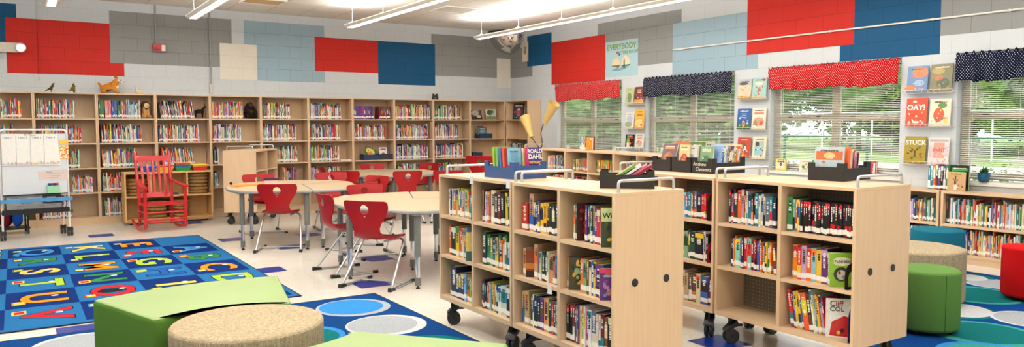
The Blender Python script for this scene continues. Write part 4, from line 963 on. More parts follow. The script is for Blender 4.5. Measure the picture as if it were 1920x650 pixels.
def cluster(outer, i0, i1, S, legsA, legsB, labA, labB, grp):
    """outer: points ccw; the wedge between outer[i0]..outer[i1] is its own table"""
    gap = .006; S = Vector(S)
    B = outer[i0:i1+1]+[tuple(S)]; A = outer[i1:]+outer[:i0+1]+[tuple(S)]
    def rnd_(P, sx):
        n = len(P); Q = []
        for i, p in enumerate(P):
            a, b = Vector(P[i-1]), Vector(P[(i+1) % n]); p = Vector(p); r = .12 if (p-S).length > .01 else .012
            if (p-S).length > .01 and (i in (0, n-2)): r = .05
            A_ = p+(a-p).normalized()*min(r, (a-p).length*.45); B_ = p+(b-p).normalized()*min(r, (b-p).length*.45)
            for k in range(5): t = k/4; q = A_*(1-t)**2+p*2*t*(1-t)+B_*t*t; Q.append((q.x, q.y))
        return Q
    def cc(P):
        A_ = sum(P[i-1][0]*P[i][1]-P[i][0]*P[i-1][1] for i in range(len(P)))
        return P if A_ > 0 else P[::-1]
    table(shrink(cc(rnd_(A, 1)), gap/2), legsA, labA, grp); table(shrink(cc(rnd_(B, 1)), gap/2), legsB, labB, grp)
# table group 1 (left), counter-clockwise outline
o1 = [(2.99, 8.97), (3.39, 8.96), (3.72, 9.35), (3.93, 10.2), (3.80, 10.62), (3.44, 10.86), (2.95, 10.95), (2.55, 10.75), (2.25, 10.25), (2.16, 9.75), (2.24, 9.36), (2.5, 9.18)]
cluster(o1, 0, 3, (3.2, 10.04), [(2.27, 9.46), (2.935, 9.06), (2.60, 10.34), (3.42, 10.56)], [(3.14, 9.09), (3.64, 9.5), (3.78, 10.08)],
        'left table of pale laminate holding the purple pencil case', 'small wedge table joined to the right side of the pencil-case table', 'grey-edged activity tables')
o2 = [(4.25, 7.0), (4.45, 7.5), (4.30, 7.95), (3.88, 8.17), (3.45, 8.22), (3.05, 8.15), (2.80, 7.85), (2.64, 7.35), (2.62, 6.98), (2.83, 6.47), (3.02, 6.20), (3.35, 6.17), (3.85, 6.45)]
cluster(o2, 0, 3, (3.55, 7.38), [(2.70, 7.04), (3.05, 6.26), (2.90, 7.84), (3.42, 7.14), (3.74, 8.02), (3.72, 6.55)], [(4.2, 7.2), (4.1, 7.85), (3.86, 7.46)],
        'front table of pale laminate nearest the camera, circled by red chairs', 'wedge table at the back right of the front table group', 'grey-edged activity tables')
o3 = [(4.73, 11.05), (5.05, 10.88), (5.45, 10.86), (5.86, 11.2), (6.10, 11.75), (6.14, 12.3), (5.80, 12.72), (5.35, 12.86), (4.85, 12.8), (4.52, 12.4), (4.42, 11.85), (4.52, 11.35)]
cluster(o3[::1], 0, 6, (5.26, 12.05), [(4.62, 11.5), (4.92, 12.3)], [(5.0, 11.08), (5.72, 11.25), (5.93, 12.3)],
        'far table of pale laminate below the book boxes, left part', 'far table of pale laminate below the purple and maroon book sets, right part', 'grey-edged activity tables')
table([(7.42+.44*math.cos(a*PI/18), 11.45+.44*math.sin(a*PI/18)) for a in range(36)], [(7.2, 11.2), (7.62, 11.22), (7.2, 11.68), (7.62, 11.68)], 'tall pale table in the back right corner near the yellow lamps', 'grey-edged activity tables', h=.90)
# ------------------------------------------------------------ chairs
SHELL = mat('red_shell', rgb(158, 8, 18), .42, var=.03, vscale=6, spec=.35)
def make_shell():
    # profile (y forward, z) from front lip of the seat to the top of the back, with half widths
    prof = [(.215, .425, .150), (.20, .443, .185), (.15, .452, .205), (.08, .450, .212), (.0, .446, .212), (-.07, .446, .200), (-.125, .455, .175), (-.165, .478, .150), (-.188, .51, .136), (-.200, .55, .134),
            (-.208, .60, .150), (-.214, .65, .182), (-.220, .70, .212), (-.230, .75, .228), (-.240, .785, .229), (-.246, .805, .222), (-.249, .814, .200)]
    NU = 22; pts = []
    # resample profile
    Pn = []
    for i in range(len(prof)-1):
        for k in range(3):
            t = k/3; Pn.append(tuple(prof[i][j]*(1-t)+prof[i+1][j]*t for j in range(3)))
    Pn.append(prof[-1]); vs = []; fs = []
    for (y, z, w) in Pn:
        for i in range(NU+1):
            u = -1+2*i/NU; x = u*w
            back = max(0, min(1, (z-.47)/.15)); seat = 1-back
            vs.append((x, y+.035*back*u*u*(w/.22), z+.020*seat*(u*u)*(1 if abs(u) < .9 else .9)))
    n = NU+1
    for j in range(len(Pn)-1):
        for i in range(NU): fs.append((j*n+i, j*n+i+1, (j+1)*n+i+1, (j+1)*n+i))
    me = bpy.data.meshes.new('seat_shell'); me.from_pydata(vs, [], fs); me.materials.append(SHELL); me.polygons.foreach_set('use_smooth', [True]*len(fs))
    o = bpy.data.objects.new('seat_shell', me); COL.objects.link(o)
    s = o.modifiers.new('s', 'SOLIDIFY'); s.thickness = .012; s.offset = 0
    g = MB(); g.cyl((0, -.35, .735), .044, .3, 32, 'y'); c = g.build('cutter', SHELL)
    b = o.modifiers.new('b', 'BOOLEAN'); b.operation = 'DIFFERENCE'; b.object = c; b.solver = 'EXACT'
    bv = o.modifiers.new('v', 'BEVEL'); bv.width = .003; bv.segments = 2; bv.limit_method = 'ANGLE'; bv.angle_limit = math.radians(50)
    bpy.context.view_layer.update()
    dg = bpy.context.evaluated_depsgraph_get(); m2 = bpy.data.meshes.new_from_object(o.evaluated_get(dg))
    m2.name = 'seat_shell'; m2.polygons.foreach_set('use_smooth', [True]*len(m2.polygons)); m2.set_sharp_from_angle(angle=math.radians(50))
    bpy.data.objects.remove(o); bpy.data.objects.remove(c)
    return m2
SHELL_ME = make_shell()
def make_chair(label, loc, rz, group, s=1.):
    e = empty('school_chair', loc, rz, label, 'chair', group); e.scale = (s, s, s)
    o = bpy.data.objects.new('seat_shell', SHELL_ME); COL.objects.link(o); o.parent = e
    for k in (-1, 1):
        g = MB(); g.tube([(k*.235, .24, .012), (k*.262, -.215, .012), (k*.215, .11, .415), (k*.15, .15, .432), (k*.12, -.08, .430)], .0115, 12, .05); leg = g.build('leg', CHROME, e, smooth=True, sharp=60)
        g = MB(); g.add([(k*.262-.018, -.25, 0), (k*.262+.018, -.25, 0), (k*.258+.016, -.15, 0), (k*.258-.016, -.15, 0), (k*.262-.016, -.245, .035), (k*.262+.016, -.245, .035), (k*.258+.014, -.16, .026), (k*.258-.014, -.16, .026)],
              [(0, 3, 2, 1), (4, 5, 6, 7), (0, 1, 5, 4), (1, 2, 6, 5), (2, 3, 7, 6), (3, 0, 4, 7)]); g.build('foot_cap', BLACK, leg)
        g = MB(); g.tube([(k*.235, .20, .013), (k*.2345, .26, .013)], .016, 12); g.build('foot_cap', BLACK, leg, smooth=True)
    g = MB(); g.tube([(-.243, .10, .018), (.243, .10, .018)], .009, 10); g.build('crossbar', CHROME, e, smooth=True); g = MB(); g.tube([(-.15, .10, .430), (.15, .10, .430)], .009, 10); g.build('seat_bar', CHROME, e, smooth=True)
    g = MB(); g.box(-.008, .008, -.2265, -.2245, .666, .673); g.build('maker_plate', mat('plate', rgb(190, 200, 215), .3, .6), e)
    return e
CHG = 'red shell chairs'
def chair(x, y, fx, fy, label, s=1., back=True):
    """x,y: point under the chair back; fx,fy: facing"""
    f = Vector((fx, fy)).normalized(); rz = math.atan2(-f.x, f.y); c = Vector((x, y))+f*.23*s
    if chair.first is None: chair.first = make_chair(label, (c.x, c.y, 0), rz, CHG, s); return chair.first
    r = copy_thing(chair.first, (c.x, c.y, 0), rz, label, CHG); r.scale = (s, s, s); return r
chair.first = None
chair(2.63, 6.49, .81, .59, 'red chair nearest the camera, its back toward us at the front table')
chair(2.56, 9.0, .435, .90, 'red chair seen from behind at the near left table, under the round hole')
chair(2.56, 7.42, 1, .02, 'red chair seen from its side at the left end of the front table')
chair(2.88, 11.05, .05, -1, 'red chair facing us behind the orange folder and pencil case table')
chair(3.90, 10.88, -.15, -1, 'red chair facing us at the far right of the pencil-case table')
chair(4.17, 11.05, .55, .83, 'red chair with back to us at the left end of the far table')
chair(4.30, 12.55, 1, -.1, 'small-looking red chair in profile at the far left of the far table')
chair(3.58, 8.62, -.62, .78, 'red chair angled away just behind the front table, beside the wedge table')
chair(3.40, 8.38, .05, -1, 'red chair facing us, pushed in behind the front table')
chair(4.17, 9.75, -1, -.35, 'red chair turned sideways between the left table and the far table')
chair(4.97, 10.50, .15, 1, 'red chair with its full back to us at the front of the far table')
chair(5.44, 13.02, -.02, -1, 'red chair facing us behind the far table, before the empty lower shelf')
chair(6.42, 12.62, -1, -.45, 'red chair at the right end of the far table below the binoculars')
chair(5.55, 10.30, .5, 1, 'red chair half hidden behind the left end of the front book carts')
chair(4.75, 7.75, -1, .1, 'red chair right of the front table, only seat edge and leg visible, farther one')
chair(4.25, 6.55, -.8, .5, 'red chair right of the front table, only seat edge and leg visible, nearer one')
chair(6.50, 10.95, .95, .62, 'tall red chair with back to us beyond the left end of the front carts', 1.22)
chair(8.12, 12.42, -.3, -1, 'tall red chair in the far corner behind the blue book box', 1.28)
chair(6.05, 9.0, -1, -.2, 'red chair behind the blue book box, only its top edge showing', 1.0)
chair(6.0, 8.1, -1, .1, 'red chair top showing behind the silver handles of the front carts', 1.0)
# things on the left table
e = empty('pencil_case', (2.93, 10.55, .72), -.1, 'pale pink pencil case with dark purple lid on the left table', 'pencil case')
g = MB(); g.rbox(-.10, .10, -.035, .035, .0, .035, .02); g.build('tray', mat('pink_plastic', rgb(214, 180, 178), .4), e, smooth=True)
g = MB(); g.rbox(-.103, .103, -.038, .038, .035, .065, .02); g.build('lid', mat('purple_plastic', rgb(72, 34, 70), .35), e, smooth=True)
e = empty('folder', (2.45, 10.05, .72), .3, 'thin orange folder with white paper on the left table', 'folder')
g = MB(); g.box(-.14, .14, -.10, .10, .0005, .008); g.build('paper', PAPER, e); g = MB(); g.box(-.145, .145, -.10, .105, .008, .024); g.build('cover', mat('orange_card', rgb(232, 140, 50), .5), e)
# ------------------------------------------------------------ whiteboard easel
e = empty('whiteboard_easel', (.20, 12.02, 0), math.radians(7), 'mobile whiteboard easel with blue tray and black casters, at the left edge', 'easel')
g = MB(); g.box(-.37, .37, -.055, -.04, .60, 1.40); g.build('whiteboard', mat('whiteboard', rgb(214, 218, 222), .22, var=.01), e)
g = MB(); g.box(-.37, .37, -.058, -.038, .585, .60); g.build('board_edge', BLACK, e)
g = MB(); g.tube([(-.385, -.03, .10), (-.385, -.03, 1.455), (.385, -.03, 1.455), (.385, -.03, .10)], .013, 12, .06); g.build('frame', mat('white_tube', rgb(228, 228, 228), .3), e, smooth=True)
g = MB(); g.tube([(.355, .26, .10), (.355, .04, .60), (.355, .0, 1.2)], .011, 10); g.tube([(-.355, .26, .10), (-.355, .04, .60), (-.355, .0, 1.2)], .011, 10); g.build('rear_frame', MATS['white_tube'], e, smooth=True)
BT = mat('blue_tray', rgb(72, 140, 192), .45); g = MB()
g.rbox(-.41, .41, -.17, -.05, .50, .508, .03); g.box(-.41, .41, -.17, -.162, .50, .548); g.box(-.41, -.402, -.17, -.05, .50, .548); g.box(.402, .41, -.17, -.05, .50, .548); g.build('tray', BT, e)
g = MB(); g.box(-.39, .39, -.05, -.02, .335, .40); g.build('black_bar', BLACK, e)
for x, y in ((-.385, -.05), (.385, -.05), (.355, .26), (-.355, .26)):
    g = MB(); g.cyl((x-.03, y, .045), .045, .022, 20, 'x'); g.cyl((x+.008, y, .045), .045, .022, 20, 'x'); g.rbox(x-.035, x+.035, y-.035, y+.035, .075, .125, .01); g.build('caster', BLACK, e, smooth=True)
g = MB(); g.cyl((.395, -.03, .345), .018, .035, 14, 'x'); g.cyl((-.42, -.03, .36), .018, .035, 14, 'x'); g.cyl((.395, -.03, 1.0), .010, .03, 12, 'x'); g.build('knob', mat('knob', rgb(60, 60, 64), .4), e, smooth=True)
TX = Matrix(((1, 0, 0, 0), (0, 0, -1, 0), (0, 1, 0, 0), (0, 0, 0, 1)))
RE = RZ(math.radians(7)); OE = Vector((.20, 12.02, 0))
def on_easel(o, x, z, dy=-.0640): o.location = OE+RE @ Vector((x, dy, z)); o.rotation_euler = (0, 0, math.radians(7))
g = MB(); g.col = rgb(236, 234, 226); g.add([(-.36, 0, .0), (.30, 0, -.01), (.27, -.004, .41), (-.37, -.004, .42), (-.36, .002, .0), (.30, .002, -.01), (.27, -.002, .41), (-.37, -.002, .42)], [(0, 1, 2, 3), (4, 7, 6, 5), (0, 4, 5, 1), (1, 5, 6, 2), (2, 6, 7, 3), (3, 7, 4, 0)])
for x in (-.205, -.045, .11): g.col = rgb(120, 120, 130); g.box(x, x+.0025, -.0065, -.0045, .0, .395)
rr = random.Random(4)
for i, x in enumerate((-.30, -.13, .03, .19)): g.col = rgb(90, 90, 120); g.text('Table %d' % (i+1), .036, T(x, -.0075, .365) @ TX)
g.col = rgb(90, 90, 120); g.text('My Class', .034, T(-.05, -.0075, .40) @ TX)
for i in range(46): g.col = rgb(*rr.choice(((220, 120, 80), (90, 160, 200), (190, 150, 170), (230, 180, 90), (150, 150, 150)))); x = -.35+.014*i; h = .012+rr.random()*.03; g.box(x, x+.006, -.0055, -.004, .01, .01+h)
o = g.build('chart_sheet', PRINT_M, colors=True); on_easel(o, .0, .985); tag(o, 'large white paper chart with four table columns clipped on the whiteboard', 'chart')
g = MB(); g.col = rgb(238, 190, 84); g.box(-.055, .055, -.001, 0, 0, .26)
for i in range(6):
    for j in range(9): g.col = rgb(*rr.choice(((240, 230, 215), (232, 120, 60), (240, 236, 228), (250, 210, 120), (214, 90, 60)))); g.box(-.05+i*.017, -.036+i*.017, -.002, -.001, .01+j*.019, .025+j*.019)
g.col = rgb(150, 180, 210); g.box(-.05, .05, -.002, -.001, .19, .205)
o = g.build('calendar_chart', PRINT_M, colors=True); on_easel(o, .345, 1.06, -.0600); tag(o, 'small yellow and orange calendar card at the right of the white chart', 'chart')
g = MB(); g.col = rgb(214, 196, 190); g.add([(-.17, -.001, .01), (.17, -.001, 0), (.17, -.001, .14), (-.18, -.001, .13)], [(0, 1, 2, 3)]); g.col = rgb(140, 124, 124)
for i in range(3): g.box(-.15+.01*i, .1-.02*i, -.0022, -.0012, .085-i*.026, .088-i*.026)
g.col = rgb(90, 76, 80); g.text('Notes', .03, T(-.05, -.0025, .112) @ TX); g.text('L', .03, T(.12, -.0025, .10) @ TX)
o = g.build('note_strip', PRINT_M, colors=True); on_easel(o, .21, .775, -.0585); tag(o, 'pinkish handwritten note strip on the lower right of the whiteboard', 'note')
e = empty('marker_holder', OE+RE @ Vector((.20, -.10, .605)), math.radians(7), 'mint green marker holder full of markers on the whiteboard', 'holder')
g = MB(); g.box(-.075, .075, -.004, 0, 0, .095); g.box(-.075, .075, .04, .0435, 0, .1); g.box(-.075, -.071, 0, .04, 0, .095); g.box(.071, .075, 0, .04, 0, .095); g.box(-.071, .071, 0, .04, 0, .004); g.build('cup', mat('mint', rgb(150, 206, 164), .4), e)
for i, c in enumerate(((40, 80, 190), (40, 60, 150), (200, 30, 40), (40, 130, 60), (30, 60, 70), (160, 50, 140), (200, 40, 80))):
    m = empty('marker', OE+RE @ Vector((.145+i*.018, -.08, .612)), 0, 'whiteboard marker with %s cap in the mint green holder' % ('blue', 'navy', 'red', 'green', 'dark teal', 'purple', 'crimson')[i], 'marker', 'markers in the mint green holder')
    g = MB(); g.cyl((0, 0, 0), .0085, .09, 12); g.build('barrel', LABELW, m, smooth=True); g = MB(); g.cyl((0, 0, .09), .009, .035, 12); g.build('cap', mat('cap_%d' % i, rgb(*c), .35), m, smooth=True)
g = MB(); g.col = rgb(186, 186, 184); g.box(-.33, .30, -.001, 0, 0, .18)
for i in range(40): g.col = rgb(120, 122, 126) if i % 3 else rgb(150, 110, 110); x = rr.uniform(-.32, .2); z = rr.uniform(.01, .165); g.box(x, x+rr.uniform(.02, .09), -.002, -.001, z, z+.005)
g.col = rgb(60, 60, 64); g.box(.08, .30, -.0025, -.001, .06, .175); g.col = rgb(170, 170, 170); g.box(.13, .23, -.004, -.0025, .08, .15)
o = g.build('printed_sheet', PRINT_M, colors=True); o.location = OE+RE @ Vector((-.0, -.008, .402)); o.rotation_euler = (0, 0, math.radians(7)); tag(o, 'grey printed sheet hanging under the whiteboard behind the blue tray', 'sheet')
g = MB(); g.rbox(-.03, .03, -.012, .012, 0, .022, .006); o = g.build('eraser', mat('blue_foam', rgb(24, 84, 160), .7)); o.location = OE+RE @ Vector((-.12, -.11, .5085)); tag(o, 'small blue board eraser lying in the easel tray', 'eraser')
# pillow cart behind the easel
e = empty('pillow_cart', (-.05, 12.72, 0), .1, 'low black metal cart holding red and blue cushions behind the easel', 'cart')
g = MB(); g.box(-.45, .17, -.17, .17, .07, .09); g.build('deck', BLACK, e)
for x in (-.42, .145):
    for y in (-.15, .15): g = MB(); g.tube([(x, y, .06), (x, y, .46)], .012, 8); o = g.build('leg', BLACK, e); g = MB(); g.cyl((x-.012, y, .032), .032, .024, 16, 'x'); g.build('caster', BLACK, o, smooth=True)
g = MB(); g.box(-.45, .17, -.17, -.155, .44, .46); g.box(-.45, .17, .155, .17, .44, .46); g.build('rail', BLACK, e)
for x, c, lb in ((-.21, rgb(190, 24, 30), 'bright red cushion at the left edge behind the easel'), (-.085, rgb(110, 20, 40), 'maroon cushion between the red and blue cushions behind the easel'), (.04, rgb(24, 80, 180), 'blue cushion under the blue tray behind the easel')):
    g = MB(); P = []; n = 10
    for j in range(n+1):
        for i in range(n+1):
            u, v = -1+2*i/n, -1+2*j/n; P.append((u*.125, -.055*(1-u**4)*(1-v**4), .135+v*.13*(1-.06*u*u)))
    for j in range(n+1):
        for i in range(n+1):
            u, v = -1+2*i/n, -1+2*j/n; P.append((u*.125, .055*(1-u**4)*(1-v**4), .135+v*.13*(1-.06*u*u)))
    F = [(j*(n+1)+i, j*(n+1)+i+1, (j+1)*(n+1)+i+1, (j+1)*(n+1)+i) for j in range(n) for i in range(n)]; m = (n+1)**2
    g.add(P, F+[tuple(k+m for k in f[::-1]) for f in F]); o = g.build('cushion', fabric('cushion_%d' % int(x*-100), c, .06), smooth=True, sharp=90); o.location = (x-.05, 12.70, .0925); o.rotation_euler = (0, 0, 1.35); tag(o, lb, 'cushion')
# ------------------------------------------------------------ red rocking chair
RP = mat('red_paint', rgb(190, 22, 28), .28, var=.04, coat=.3)
e = empty('rocking_chair', (1.735, 12.03, 0), math.radians(9), 'red painted wooden rocking chair with slatted back', 'rocking chair')
def part(nm, f, sm=True): g = MB(); f(g); return g.build(nm, RP, e, smooth=sm, sharp=45)
for s in (-1, 1):
    x = s*.275
    def rocker(g):
        P = []; 
        for i in range(15):
            t = -1+2*i/14; P.append((x, t*.33+.06, .012+.085*t*t*(1.0 if t > 0 else .62)))
        for a, b in zip(P, P[1:]): pass
        vs = []; 
        for p in P: vs += [(p[0]-.014, p[1], p[2]-.0), (p[0]+.014, p[1], p[2]), (p[0]+.014, p[1], p[2]+.04), (p[0]-.014, p[1], p[2]+.04)]
        fs = [(0, 1, 2, 3), (56, 59, 58, 57)]
        for i in range(14): a = i*4; fs += [(a, a+1, a+5, a+4), (a+1, a+2, a+6, a+5), (a+2, a+3, a+7, a+6), (a+3, a, a+4, a+7)]
        g.add(vs, fs)
    part('rocker', rocker, False)
    part('front_leg', lambda g: g.tube([(x, -.22, .04), (x, -.225, .12), (x, -.23, .30), (x, -.235, .44), (x, -.235, .62)], [.016, .024, .022, .025, .020], 14))
    part('back_post', lambda g: g.tube([(s*.225, .22, .05), (s*.225, .20, .20), (s*.225, .19, .40), (s*.232, .25, .75), (s*.240, .32, 1.10), (s*.240, .325, 1.125)], [.018, .022, .025, .024, .019, .012], 14))
    def arm(g):
        g.rbox(-.035, .035, -.29, -.10, .0, .024, .03)
    g = MB(); P = [(s*.225, .235, .70), (s*.255, .0, .655), (s*.285, -.20, .625), (s*.285, -.29, .618)]
    for (a, b, wa, wb) in ((P[0], P[1], .02, .028), (P[1], P[2], .028, .042), (P[2], P[3], .042, .034)):
        g.add([(a[0]-wa, a[1], a[2]), (a[0]+wa, a[1], a[2]), (b[0]+wb, b[1], b[2]), (b[0]-wb, b[1], b[2]), (a[0]-wa, a[1], a[2]+.024), (a[0]+wa, a[1], a[2]+.024), (b[0]+wb, b[1], b[2]+.024), (b[0]-wb, b[1], b[2]+.024)],
              [(0, 3, 2, 1), (4, 5, 6, 7), (0, 1, 5, 4), (1, 2, 6, 5), (2, 3, 7, 6), (3, 0, 4, 7)])
    g.build('armrest', RP, e)
    for z in (.17, .27): part('side_rung', lambda g: g.tube([(x*.97, -.22, z), (x*.88, .20, z)], .010, 10))
part('front_rung', lambda g: g.tube([(-.27, -.225, .165), (.27, -.225, .165)], .012, 10)); part('front_rung', lambda g: g.tube([(-.27, -.228, .27), (.27, -.228, .27)], .012, 10)); part('front_rung', lambda g: g.tube([(-.27, -.228, .20-.07), (.27, -.228, .13)], .009, 10))
part('rear_rung', lambda g: g.tube([(-.22, .20, .22), (.22, .20, .22)], .011, 10))
def seat(g):
    for i in range(9): y = -.25+i*.050; g.box(-.255+.02*i/9, .255-.02*i/9, y, y+.042, .400-.012*math.sin(PI*i/8)-.004*i, .416-.012*math.sin(PI*i/8)-.004*i)
part('seat', seat, False)
part('seat_rail', lambda g: (g.tube([(-.27, -.235, .385), (.27, -.235, .385)], .014, 10), g.tube([(-.23, .18, .375), (.23, .18, .375)], .014, 10), g.tube([(-.27, -.235, .385), (-.23, .18, .375)], .014, 10), g.tube([(.27, -.235, .385), (.23, .18, .375)], .014, 10)))
def brail(z, y, h): return lambda g: g.add([(-.235, y-.012, z), (.235, y-.012, z), (.235, y+.012, z), (-.235, y+.012, z), (-.235, y-.0, z+h), (.235, y, z+h), (.235, y+.024, z+h), (-.235, y+.024, z+h)], [(0, 3, 2, 1), (4, 5, 6, 7), (0, 1, 5, 4), (1, 2, 6, 5), (2, 3, 7, 6), (3, 0, 4, 7)])
part('top_rail', brail(.99, .295, .075), False); part('lower_rail', brail(.46, .20, .07), False)
for i in range(5):
    x = -.155+i*.0775; part('back_slat', lambda g: g.add([(x-.016, .208, .52), (x+.016, .208, .52), (x+.016, .222, .52), (x-.016, .222, .52), (x-.016, .298, 1.0), (x+.016, .298, 1.0), (x+.016, .312, 1.0), (x-.016, .312, 1.0)],
        [(0, 3, 2, 1), (4, 5, 6, 7), (0, 1, 5, 4), (1, 2, 6, 5), (2, 3, 7, 6), (3, 0, 4, 7)]), False)
# ------------------------------------------------------------ low birch cabinet with woven seat pads
BIRCH = mat('birch_ply', rgb(216, 172, 112), .4, var=.07, vscale=3, stretch=(1.5, 12, 12))
cx0, cx1, cy0, cy1 = 1.35, 2.61, 12.74, 13.13
e = empty('low_cabinet', ((cx0+cx1)/2, cy0, 0), 0, 'low birch shelf cabinet stacked with woven round pads behind the rocking chair', 'cabinet')
W2 = (cx1-cx0)/2; D2 = cy1-cy0
for s in (-1, 1): g = MB(); g.box(*sorted((s*W2, s*(W2-.022))), 0, D2, .04, .775); g.build('side_panel', BIRCH, e)
for nm, a, b in (('top_panel', .775, .797), ('shelf', .412, .434), ('bottom_panel', .06, .082)): g = MB(); g.box(-W2+(.022 if nm != 'top_panel' else 0), W2-(.022 if nm != 'top_panel' else 0), 0, D2, a, b); g.build(nm, BIRCH, e)
g = MB(); g.box(-W2+.022, W2-.022, D2-.01, D2, .08, .775); g.build('back_panel', BIRCH, e)
for x in (1.715, 2.235): g = MB(); g.box(x-1.98-.011, x-1.98+.011, 0, D2-.01, .434, .775); g.build('divider', BIRCH, e)
g = MB(); g.box(-W2+.03, W2-.03, .02, .04, .03, .06); g.build('toe_board', BIRCH, e)
for x in (-.5, .5): g = MB(); g.box(x-.06, x+.06, .05, .3, 0, .035); g.build('foot', BLACK, e)
WOV = mat('woven_grass', rgb(150, 112, 62), .9, var=.4, vscale=60, bump=1., bscale=220, stretch=(1, 1, .6)); BIND = mat('woven_binding', rgb(196, 160, 100), .9, var=.2)
def wpad(x, y, z, r, lab, grp, th=.052):
    e = empty('woven_pad', (x, y, z), random.uniform(0, 6), lab, 'seat pad', grp); g = MB(); n = 40; prof = []
    for k in range(9): a = -PI/2+PI*k/8; prof.append((r-.024+.024*math.cos(a)+(.003 if k % 2 else 0), th/2+th/2*math.sin(a)))
    g.lathe([(.01, .001)]+prof+[(.01, th-.001)], n); g.build('coil', WOV, e, smooth=True, sharp=80)
    g = MB()
    for i in range(34): a = 2*PI*i/34; g.box(-.001, .001, 0, 0, 0, 0) if False else g.tube([((r-.026)*math.cos(a), (r-.026)*math.sin(a), .003), ((r+.0015)*math.cos(a+.03), (r+.0015)*math.sin(a+.03), th*.5), ((r-.026)*math.cos(a+.06), (r-.026)*math.sin(a+.06), th-.003)], .0022, 5)
    g.build('stitching', BIND, e); return e
stk = [(1.538, .434, 5, 'stack in top left cell of the low cabinet'), (2.42, .434, 6, 'stack in top right cell of the low cabinet'), (1.80, .082, 5, 'lower shelf stack behind the rocking chair seat'), (2.14, .082, 5, 'lower shelf stack right of the rocking chair')]
pos_ = ['bottom', 'second lowest', 'middle', 'fourth lowest', 'fifth lowest', 'top']; proto = None
for x, z, n, ph in stk:
    for k in range(n):
        lb = '%s woven seat pad, %s' % (pos_[5] if k == n-1 else pos_[k], ph)
        p = (x+random.uniform(-.006, .006), 12.94, z+.0005+k*.0535)
        if proto is None: proto = wpad(*p, .156, lb, 'woven seat pads in the low cabinet')
        else: copy_thing(proto, p, random.uniform(0, 6), lb)
g = MB(); g.rbox(-.14, .14, -.1, .1, 0, .02, .02); o = g.build('purple_folder', mat('purple_folder', rgb(96, 60, 120), .5)); o.location = (1.98, 12.9, .4345); tag(o, 'purple flat folder lying in the empty middle cell of the low cabinet', 'folder')
def bin_(x, c, lab, y=12.93, z=.7975, w=.115, h=.085, rz=0, rim=None):
    e = empty('plastic_bin', (x, y, z), rz, lab, 'bin', 'small plastic bins on the low cabinet'); g = MB()
    A = [(-w*.8, -.065), (w*.8, -.065), (w*.8, .065), (-w*.8, .065)]; B = [(-w, -.085), (w, -.085), (w, .085), (-w, .085)]
    Ai = [(a*.96, b*.94) for a, b in A]; Bi = [(a*.96, b*.94) for a, b in B]
    vs = [(a, b, 0) for a, b in A]+[(a, b, h) for a, b in B]+[(a, b, h) for a, b in Bi]+[(a, b, .004) for a, b in Ai]
    fs = [(3, 2, 1, 0), (12, 13, 14, 15)]
    for i in range(4): j = (i+1) % 4; fs += [(i, j, 4+j, 4+i), (4+i, 4+j, 8+j, 8+i), (8+i, 8+j, 12+j, 12+i)]
    g.add(vs, fs); m = mat('bin_%d_%d_%d' % c, rgb(*c), .35); g.build('tub', m, e)
    g = MB(); g.tube([(a*1.0, b*1.0, h) for a, b in B], .006, 6, closed=True); g.build('rim', mat('bin_%d_%d_%d' % (rim or c), rgb(*(rim or c)), .35), e); return e
bin_(1.70, (30, 90, 180), 'blue plastic bin behind the rocking chair back'); bin_(1.945, (236, 190, 40), 'yellow bottom bin of the pair with a red rim right of the rocking chair', z=.7975, h=.06); bin_(1.945, (210, 70, 50), 'red bin nested on the yellow bin right of the rocking chair', z=.8385, h=.045)
bin_(2.20, (40, 150, 80), 'green bottom bin of the three stacked bins', h=.06); bin_(2.20, (40, 120, 200), 'blue middle bin of the three stacked bins', z=.8385, h=.05); bin_(2.20, (236, 120, 40), 'orange top bin of the three stacked bins', z=.8795, h=.04)
bin_(2.45, (206, 50, 40), 'red bottom bin at the right end of the low cabinet', h=.06); bin_(2.45, (240, 206, 40), 'yellow bin nested on the red one at the right end', z=.8385, h=.05)
# ------------------------------------------------------------ plush animals and small things on the tall bookcases
def fur(n, c): return mat(n, rgb(*c), .95, var=.22, vscale=70, bump=1., bscale=160, spec=.1)
def critter(name, loc, rz, s, body, parts, label, cat):
    """one continuous body grown from a skeleton by a skin modifier, plus coloured child parts"""
    V_, E_, R_, m = body
    me = bpy.data.meshes.new('body'); me.from_pydata([tuple(Vector(v)*s) for v in V_], E_, []); me.materials.append(m)
    o = bpy.data.objects.new('body', me); COL.objects.link(o); o.modifiers.new('k', 'SKIN')
    for i, r in enumerate(R_): me.skin_vertices[0].data[i].radius = (r*s, r*s)
    me.skin_vertices[0].data[0].use_root = True
    ss = o.modifiers.new('u', 'SUBSURF'); ss.levels = 2; ss.render_levels = 2
    bpy.context.view_layer.update(); m2 = bpy.data.meshes.new_from_object(o.evaluated_get(bpy.context.evaluated_depsgraph_get())); bpy.data.objects.remove(o)
    m2.polygons.foreach_set('use_smooth', [True]*len(m2.polygons)); o = bpy.data.objects.new(name, m2); COL.objects.link(o); o.location = loc; o.rotation_euler = (0, 0, rz)
    tag(o, label, cat)
    for nm, pm, sp in parts:
        g = MB()
        for c, r, sc in sp: g.sphere(tuple(Vector(c)*s), r*s, 12, 8, sc)
        g.build(nm, pm, o, smooth=True)
    return o
EYE = mat('eye_black', rgb(14, 12, 12), .15); TZ = BTOP+.0
